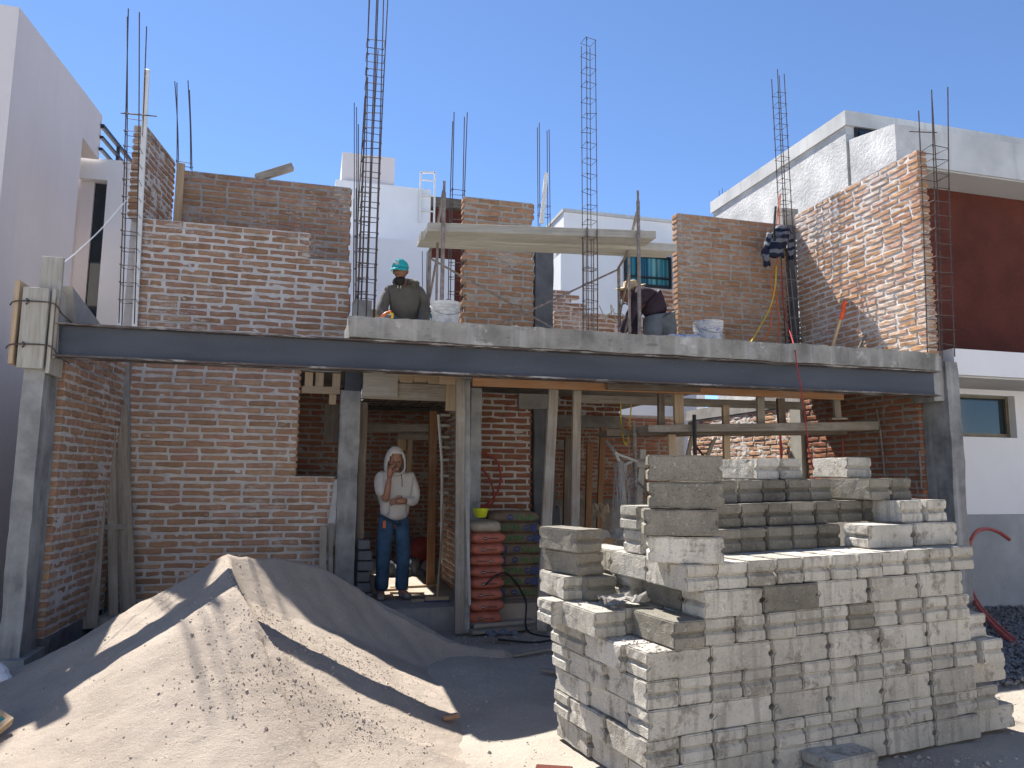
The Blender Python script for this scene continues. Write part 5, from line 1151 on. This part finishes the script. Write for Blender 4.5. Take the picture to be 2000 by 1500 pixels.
for i in range(mrows+1):
    th = math.pi*i/mrows
    for k in range(n):
        ph = 2*math.pi*k/n
        d = Vector((math.sin(th)*math.cos(ph), math.sin(th)*math.sin(ph), -math.cos(th)))
        p = hc + Vector((d.x*.122*(1+.28*max(0,-d.z)), d.y*.135*(1+.10*max(0,-d.z)), d.z*(.158 if d.z > 0 else .19)))
        if d.z > .55: p.z += .018*(d.z-.55)/.45
        grid[i,k] = (len(hd.v), d); hd.v.append(p)
for i in range(mrows):
    for k in range(n):
        q = [grid[i,k], grid[i,(k+1)%n], grid[i+1,(k+1)%n], grid[i+1,k]]
        dm = sum((g_[1] for g_ in q), Vector()) / 4
        if dm.dot(fdir) > .60 and dm.z < .50 and dm.z > -.72: continue
        hd.f.append(tuple(g_[0] for g_ in q)); hd.uv.append(None)
hood = T(hd).build('hood', 'hoodie_cream', P, smooth=True); md = hood.modifiers.new('thick', 'SOLIDIFY'); md.thickness = .016; md.offset = -1
je = skin_mesh({'p':(0,0,1.0,.150,.118),'hr':(-.09,0,.85,.098),'tr':(-.105,-.015,.68,.098),'kr':(-.115,-.03,.48,.088),'cr':(-.12,0,.27,.080),'ar':(-.125,.02,.085,.080),'hl':(.09,0,.85,.098),'tl':(.10,-.015,.68,.098),'kl':(.115,-.02,.48,.088),'cl':(.115,0,.27,.080),'al':(.12,.02,.085,.082)},
    [('p','hr'),('hr','tr'),('tr','kr'),('kr','cr'),('cr','ar'),('p','hl'),('hl','tl'),('tl','kl'),('kl','cl'),('cl','al')])
for v in je.v:
    low = max(0, 1-abs(v.z-.16)/.2); v += Vector((mnoise.noise(v*8), mnoise.noise(v*8+Vector((5,0,0))), 0))*(.008+.016*low)
T(je).build('jeans', 'jeans', P, smooth=True)
for sx, tx in ((-.128,-.15), (.122,.17)):
    bo = skin_mesh({'a':(sx,.02,.12,.052),'h':(sx,.045,.05,.05),'m':((sx+tx)/2,-.05,.045,.050,.045),'t':(tx,-.13,.035,.052,.036)}, [('a','h'),('h','m'),('m','t')]); 
    for v in bo.v: v.z = max(v.z, .002)
    T(bo).build('boot', 'boots', P, smooth=True)
T(MB().tube([(.035,-.135,1.40),(.04,-.155,1.33),(.042,-.158,1.26)], .0045, 5)).build('drawstring', 'hair', P)
m = MB(); m.add([hf(Vector(v)) for v in ((-.022,.100,-.064),(.022,.100,-.064),(.018,.101,-.072),(-.018,.101,-.072))], [(3,2,1,0)]); T(m).build('teeth', 'teeth', P)
for x in (-.031,.031): T(MB().ball(hf(Vector((x,.083,.010))), (.013,.008,.006), 8, 5)).build('eye', 'eye', P)
m = MB(); m.box((-.155,-.125,.80),(-.125,-.105,.88)); T(m).build('tool_pouch', 'orange_cord', P); 
pk = MB()
T(MB().tube(pathpts([(-.10,-.150,1.04),(-.095,-.158,.99),(-.125,-.150,.945)],4), .004, 4)).build('pocket_seam', 'bag_kraft', P); T(MB().tube(pathpts([(.10,-.150,1.04),(.095,-.158,.99),(.125,-.150,.945)],4), .004, 4)).build('pocket_seam', 'bag_kraft', P)

# the man in the teal cap, squatting over his work on the slab
P = thing('person', 'bearded man in a teal cap and dark hooded jacket crouched on the slab', 'person', (.90, 7.95, 3.0))
T = place((.90, 7.95, 3.0), rad(-4))
body = skin_mesh({'pelvis':(.03,.10,.20,.13,.12),'waist':(.02,.06,.33,.13,.10),'chest':(0,-.01,.48,.11,.08),'neck0':(-.02,-.07,.64,.05),'neck1':(-.035,-.10,.72,.055),
    'sr':(-.16,-.01,.56,.04),'er':(-.235,-.10,.35,.045),'wr':(-.20,-.25,.20,.03),'sl':(.16,.0,.57,.04),'el':(.225,-.05,.36,.045),'wl':(.17,-.22,.20,.03),
    'hr':(-.08,.10,.18,.085),'kr':(-.17,-.28,.24,.065),'ar':(-.14,.0,.06,.045),'tr':(-.16,-.12,.04,.04),'hl':(.13,.10,.18,.085),'kl':(.20,-.26,.22,.065),'al':(.16,.02,.06,.045),'tl':(.18,-.10,.04,.04)},
    [('pelvis','waist'),('waist','chest'),('chest','neck0'),('neck0','neck1'),('chest','sr'),('sr','er'),('er','wr'),('chest','sl'),('sl','el'),('el','wl'),('pelvis','hr'),('hr','kr'),('kr','ar'),('ar','tr'),('pelvis','hl'),('hl','kl'),('kl','al'),('al','tl')])
hf = head(body, (-.055,-.145,.785), (-.40,-1,-.22))
hand(body, (-.195,-.255,.20), (.35,-.8,-.3), (.7,.1,.5), (.2,.1,-1)); hand(body, (.165,-.225,.20), (-.5,-.8,-.25), (-.6,.3,.5), (-.2,.1,-1))
T(body).build('body', 'skin_dark', P, smooth=True)
ja = skin_mesh({'hem':(.03,.09,.17,.175,.14),'belly':(.02,.04,.32,.175,.135),'chest':(0,-.02,.50,.185,.13),'top':(-.015,-.045,.645,.115,.10),
    'sr':(-.17,-.02,.585,.078),'mr':(-.215,-.06,.46,.072),'er':(-.24,-.10,.35,.070),'wr':(-.205,-.23,.22,.048),'sl':(.17,.0,.595,.080),'ml':(.215,-.02,.47,.076),'el':(.23,-.05,.36,.074),'wl':(.18,-.20,.22,.05)},
    [('hem','belly'),('belly','chest'),('chest','top'),('chest','sr'),('sr','mr'),('mr','er'),('er','wr'),('chest','sl'),('sl','ml'),('ml','el'),('el','wl')])
for v in ja.v: v += Vector((mnoise.noise(v*9), mnoise.noise(v*9+Vector((5,0,0))), .6*mnoise.noise(v*9+Vector((0,5,0)))))*.014
T(ja).build('jacket', 'jacket_olive', P, smooth=True)
T(MB().tube(pathpts([(-.10,-.12,.66),(-.02,-.02,.69),(.07,.02,.70),(.12,-.02,.68),(.07,-.12,.645)],5), [.045]*21, 8)).build('hood', 'jacket_olive', P, smooth=True)
for x in (-.075,-.045): T(MB().tube([(x,-.165,.64),(x-.004,-.172,.58)], .005, 5)).build('drawstring', 'hoodie_cream', P)
tr = skin_mesh({'p':(.03,.10,.18,.14,.13),'hr':(-.08,.09,.18,.10),'kr':(-.17,-.28,.24,.085),'ar':(-.14,.0,.07,.07),'hl':(.13,.09,.18,.10),'kl':(.20,-.26,.22,.085),'al':(.16,.02,.07,.07)}, [('p','hr'),('hr','kr'),('kr','ar'),('p','hl'),('hl','kl'),('kl','al')]); T(tr).build('trousers', 'jeans_grey', P, smooth=True)
cp = MB()
for i in range(11):
    th = HALF*i/10
    for k in range(24):
        ph = 6.2832*k/24; cp.v.append(hf(Vector((.090*math.cos(th)*math.cos(ph), -.004+.108*math.cos(th)*math.sin(ph), .020+.105*math.sin(th)))))
for i in range(10):
    for k in range(24): cp.f.append((i*24+k, i*24+(k+1)%24, (i+1)*24+(k+1)%24, (i+1)*24+k)); cp.uv.append(None)
q = T(cp).build('cap', 'teal_cap', P, smooth=True)
br_ = MB(); N_ = 13
for j in range(2):
    for i in range(N_):
        a = math.pi*(.10+.80*i/(N_-1)); rr = 1.0 if j == 0 else 1.0+.62*math.sin(a)**.8
        br_.v.append(hf(Vector((.090*math.cos(a)*(1 if j == 0 else .98), .102*math.sin(a)*rr, .026-.028*j-(.0 if j == 0 else .010*abs(math.cos(a)))))))
for i in range(N_-1): br_.f.append((i, i+1, N_+i+1, N_+i)); br_.uv.append(None)
q = T(br_).build('cap_peak', 'teal_cap', P, smooth=True); md = q.modifiers.new('thick', 'SOLIDIFY'); md.thickness = .006
pt = MB(); pt.add([hf(Vector((.022*math.cos(6.283*i/14)+.0, .1065-.02*abs(math.sin(6.283*i/14))*0, .072+.020*math.sin(6.283*i/14)))) for i in range(14)], [tuple(range(14))]); T(pt).build('cap_patch', 'cap_patch', P)
bd = MB().ball((0,0,0), (.062,.058,.050), 14, 10); bd.v = [hf(Vector((v.x, v.y+.040-.02*max(0,v.z/.05), v.z*(1.0 if v.z < 0 else .6)-.095-.03*max(0,-v.z/.05)))) for v in bd.v]; T(bd).build('beard', 'hair', P, smooth=True)
hr_ = MB().ball((0,0,0), (.079,.075,.06), 12, 8); hr_.v = [hf(Vector((v.x, v.y-.035, v.z-.005))) for v in hr_.v]; T(hr_).build('hair', 'hair', P, smooth=True)
to = thing('trowel', 'orange-handled trowel in the right hand of the man in the teal cap', 'trowel', (0.711,7.620,3.263))
MB().tube([(0.622,7.550,3.199),(0.676,7.580,3.252),(0.726,7.620,3.280)], .017, 7).build('handle', 'orange_cord', to, smooth=True); MB().tube([(0.709,7.600,3.270),(0.748,7.620,3.260),(0.744,7.620,3.211)], .013, 6).build('ferrule', 'yellow_cord', to)

# the man in the straw hat, bent over with his back to the street
P = thing('person', 'man in a straw hat and dark plum shirt bent double behind the right scaffold frame', 'person', (3.95, 7.95, 3.0))
T = place((3.86, 7.95, 3.0), rad(0))
body = skin_mesh({'pelvis':(.08,.0,.36,.09,.07),'waist':(.04,.0,.52,.08,.06),'chest':(-.10,.06,.72,.11,.08),'neck0':(-.22,.13,.81,.05),'neck1':(-.27,.17,.83,.055),
    'sr':(-.19,-.05,.69,.04),'er':(-.31,-.02,.46,.045),'wr':(-.42,.02,.22,.03),'sl':(-.06,.18,.70,.04),'el':(-.16,.20,.46,.045),'wl':(-.20,.10,.22,.03),
    'hr':(.0,-.02,.32,.08),'kr':(-.0,.0,.20,.06),'ar':(-.01,-.03,.06,.045),'tr':(-.02,.09,.04,.04),'hl':(.16,-.01,.32,.08),'kl':(.165,.0,.20,.06),'al':(.18,-.02,.06,.045),'tl':(.18,.10,.04,.04)},
    [('pelvis','waist'),('waist','chest'),('chest','neck0'),('neck0','neck1'),('chest','sr'),('sr','er'),('er','wr'),('chest','sl'),('sl','el'),('el','wl'),('pelvis','hr'),('hr','kr'),('kr','ar'),('ar','tr'),('pelvis','hl'),('hl','kl'),('kl','al'),('al','tl')])
hf = head(body, (-.225,.20,.80), (-.45,.6,-.75), (-.5,.5,.7))
hand(body, (-.42,.02,.21), (-.3,.1,-1), (.2,1,0), (.8,0,-.2)); hand(body, (-.20,.10,.21), (-.2,-.1,-1), (-.2,1,0), (-.8,0,-.2))
T(body).build('body', 'skin_dark', P, smooth=True)
st = skin_mesh({'hem':(.06,-.01,.50,.175,.15),'waist':(.04,.0,.58,.178,.145),'mid':(-.01,.03,.71,.185,.15),'chest':(-.10,.06,.77,.18,.14),'top':(-.19,.11,.81,.11,.10),
    'sr':(-.19,-.05,.71,.085),'er':(-.30,-.02,.47,.070),'wr':(-.40,.02,.26,.050),'sl':(-.06,.19,.72,.085),'el':(-.15,.19,.47,.07),'wl':(-.19,.11,.26,.05)},
    [('hem','waist'),('waist','mid'),('mid','chest'),('chest','top'),('chest','sr'),('sr','er'),('er','wr'),('chest','sl'),('sl','el'),('el','wl')])
for v in st.v: v += Vector((mnoise.noise(v*8), mnoise.noise(v*8+Vector((5,0,0))), .7*mnoise.noise(v*8+Vector((0,5,0)))))*.015
T(st).build('shirt', 'shirt_plum', P, smooth=True)
tr = skin_mesh({'p':(.065,-.01,.62,.165,.14),'hr':(-.01,-.05,.40,.135),'ar':(-.03,-.03,.09,.10),'hl':(.175,-.04,.40,.135),'al':(.19,-.02,.09,.10)}, [('p','hr'),('hr','ar'),('p','hl'),('hl','al')]); T(tr).build('trousers', 'jeans_grey', P, smooth=True)
ht = MB(); hcc = Vector((-.20,.16,.875)); tilt = Matrix.Rotation(rad(-14), 3, 'Y') @ Matrix.Rotation(rad(12), 3, 'X')
ht.lathe((0,0,0), [(0,.10),(.05,.10),(.082,.085),(.092,.0),(.13,-.006),(.185,.022),(.187,.027),(.13,.004),(.094,.008)], 28); ht.v = [hcc + tilt @ v for v in ht.v]; T(ht).build('straw_hat', 'straw', P, smooth=True)
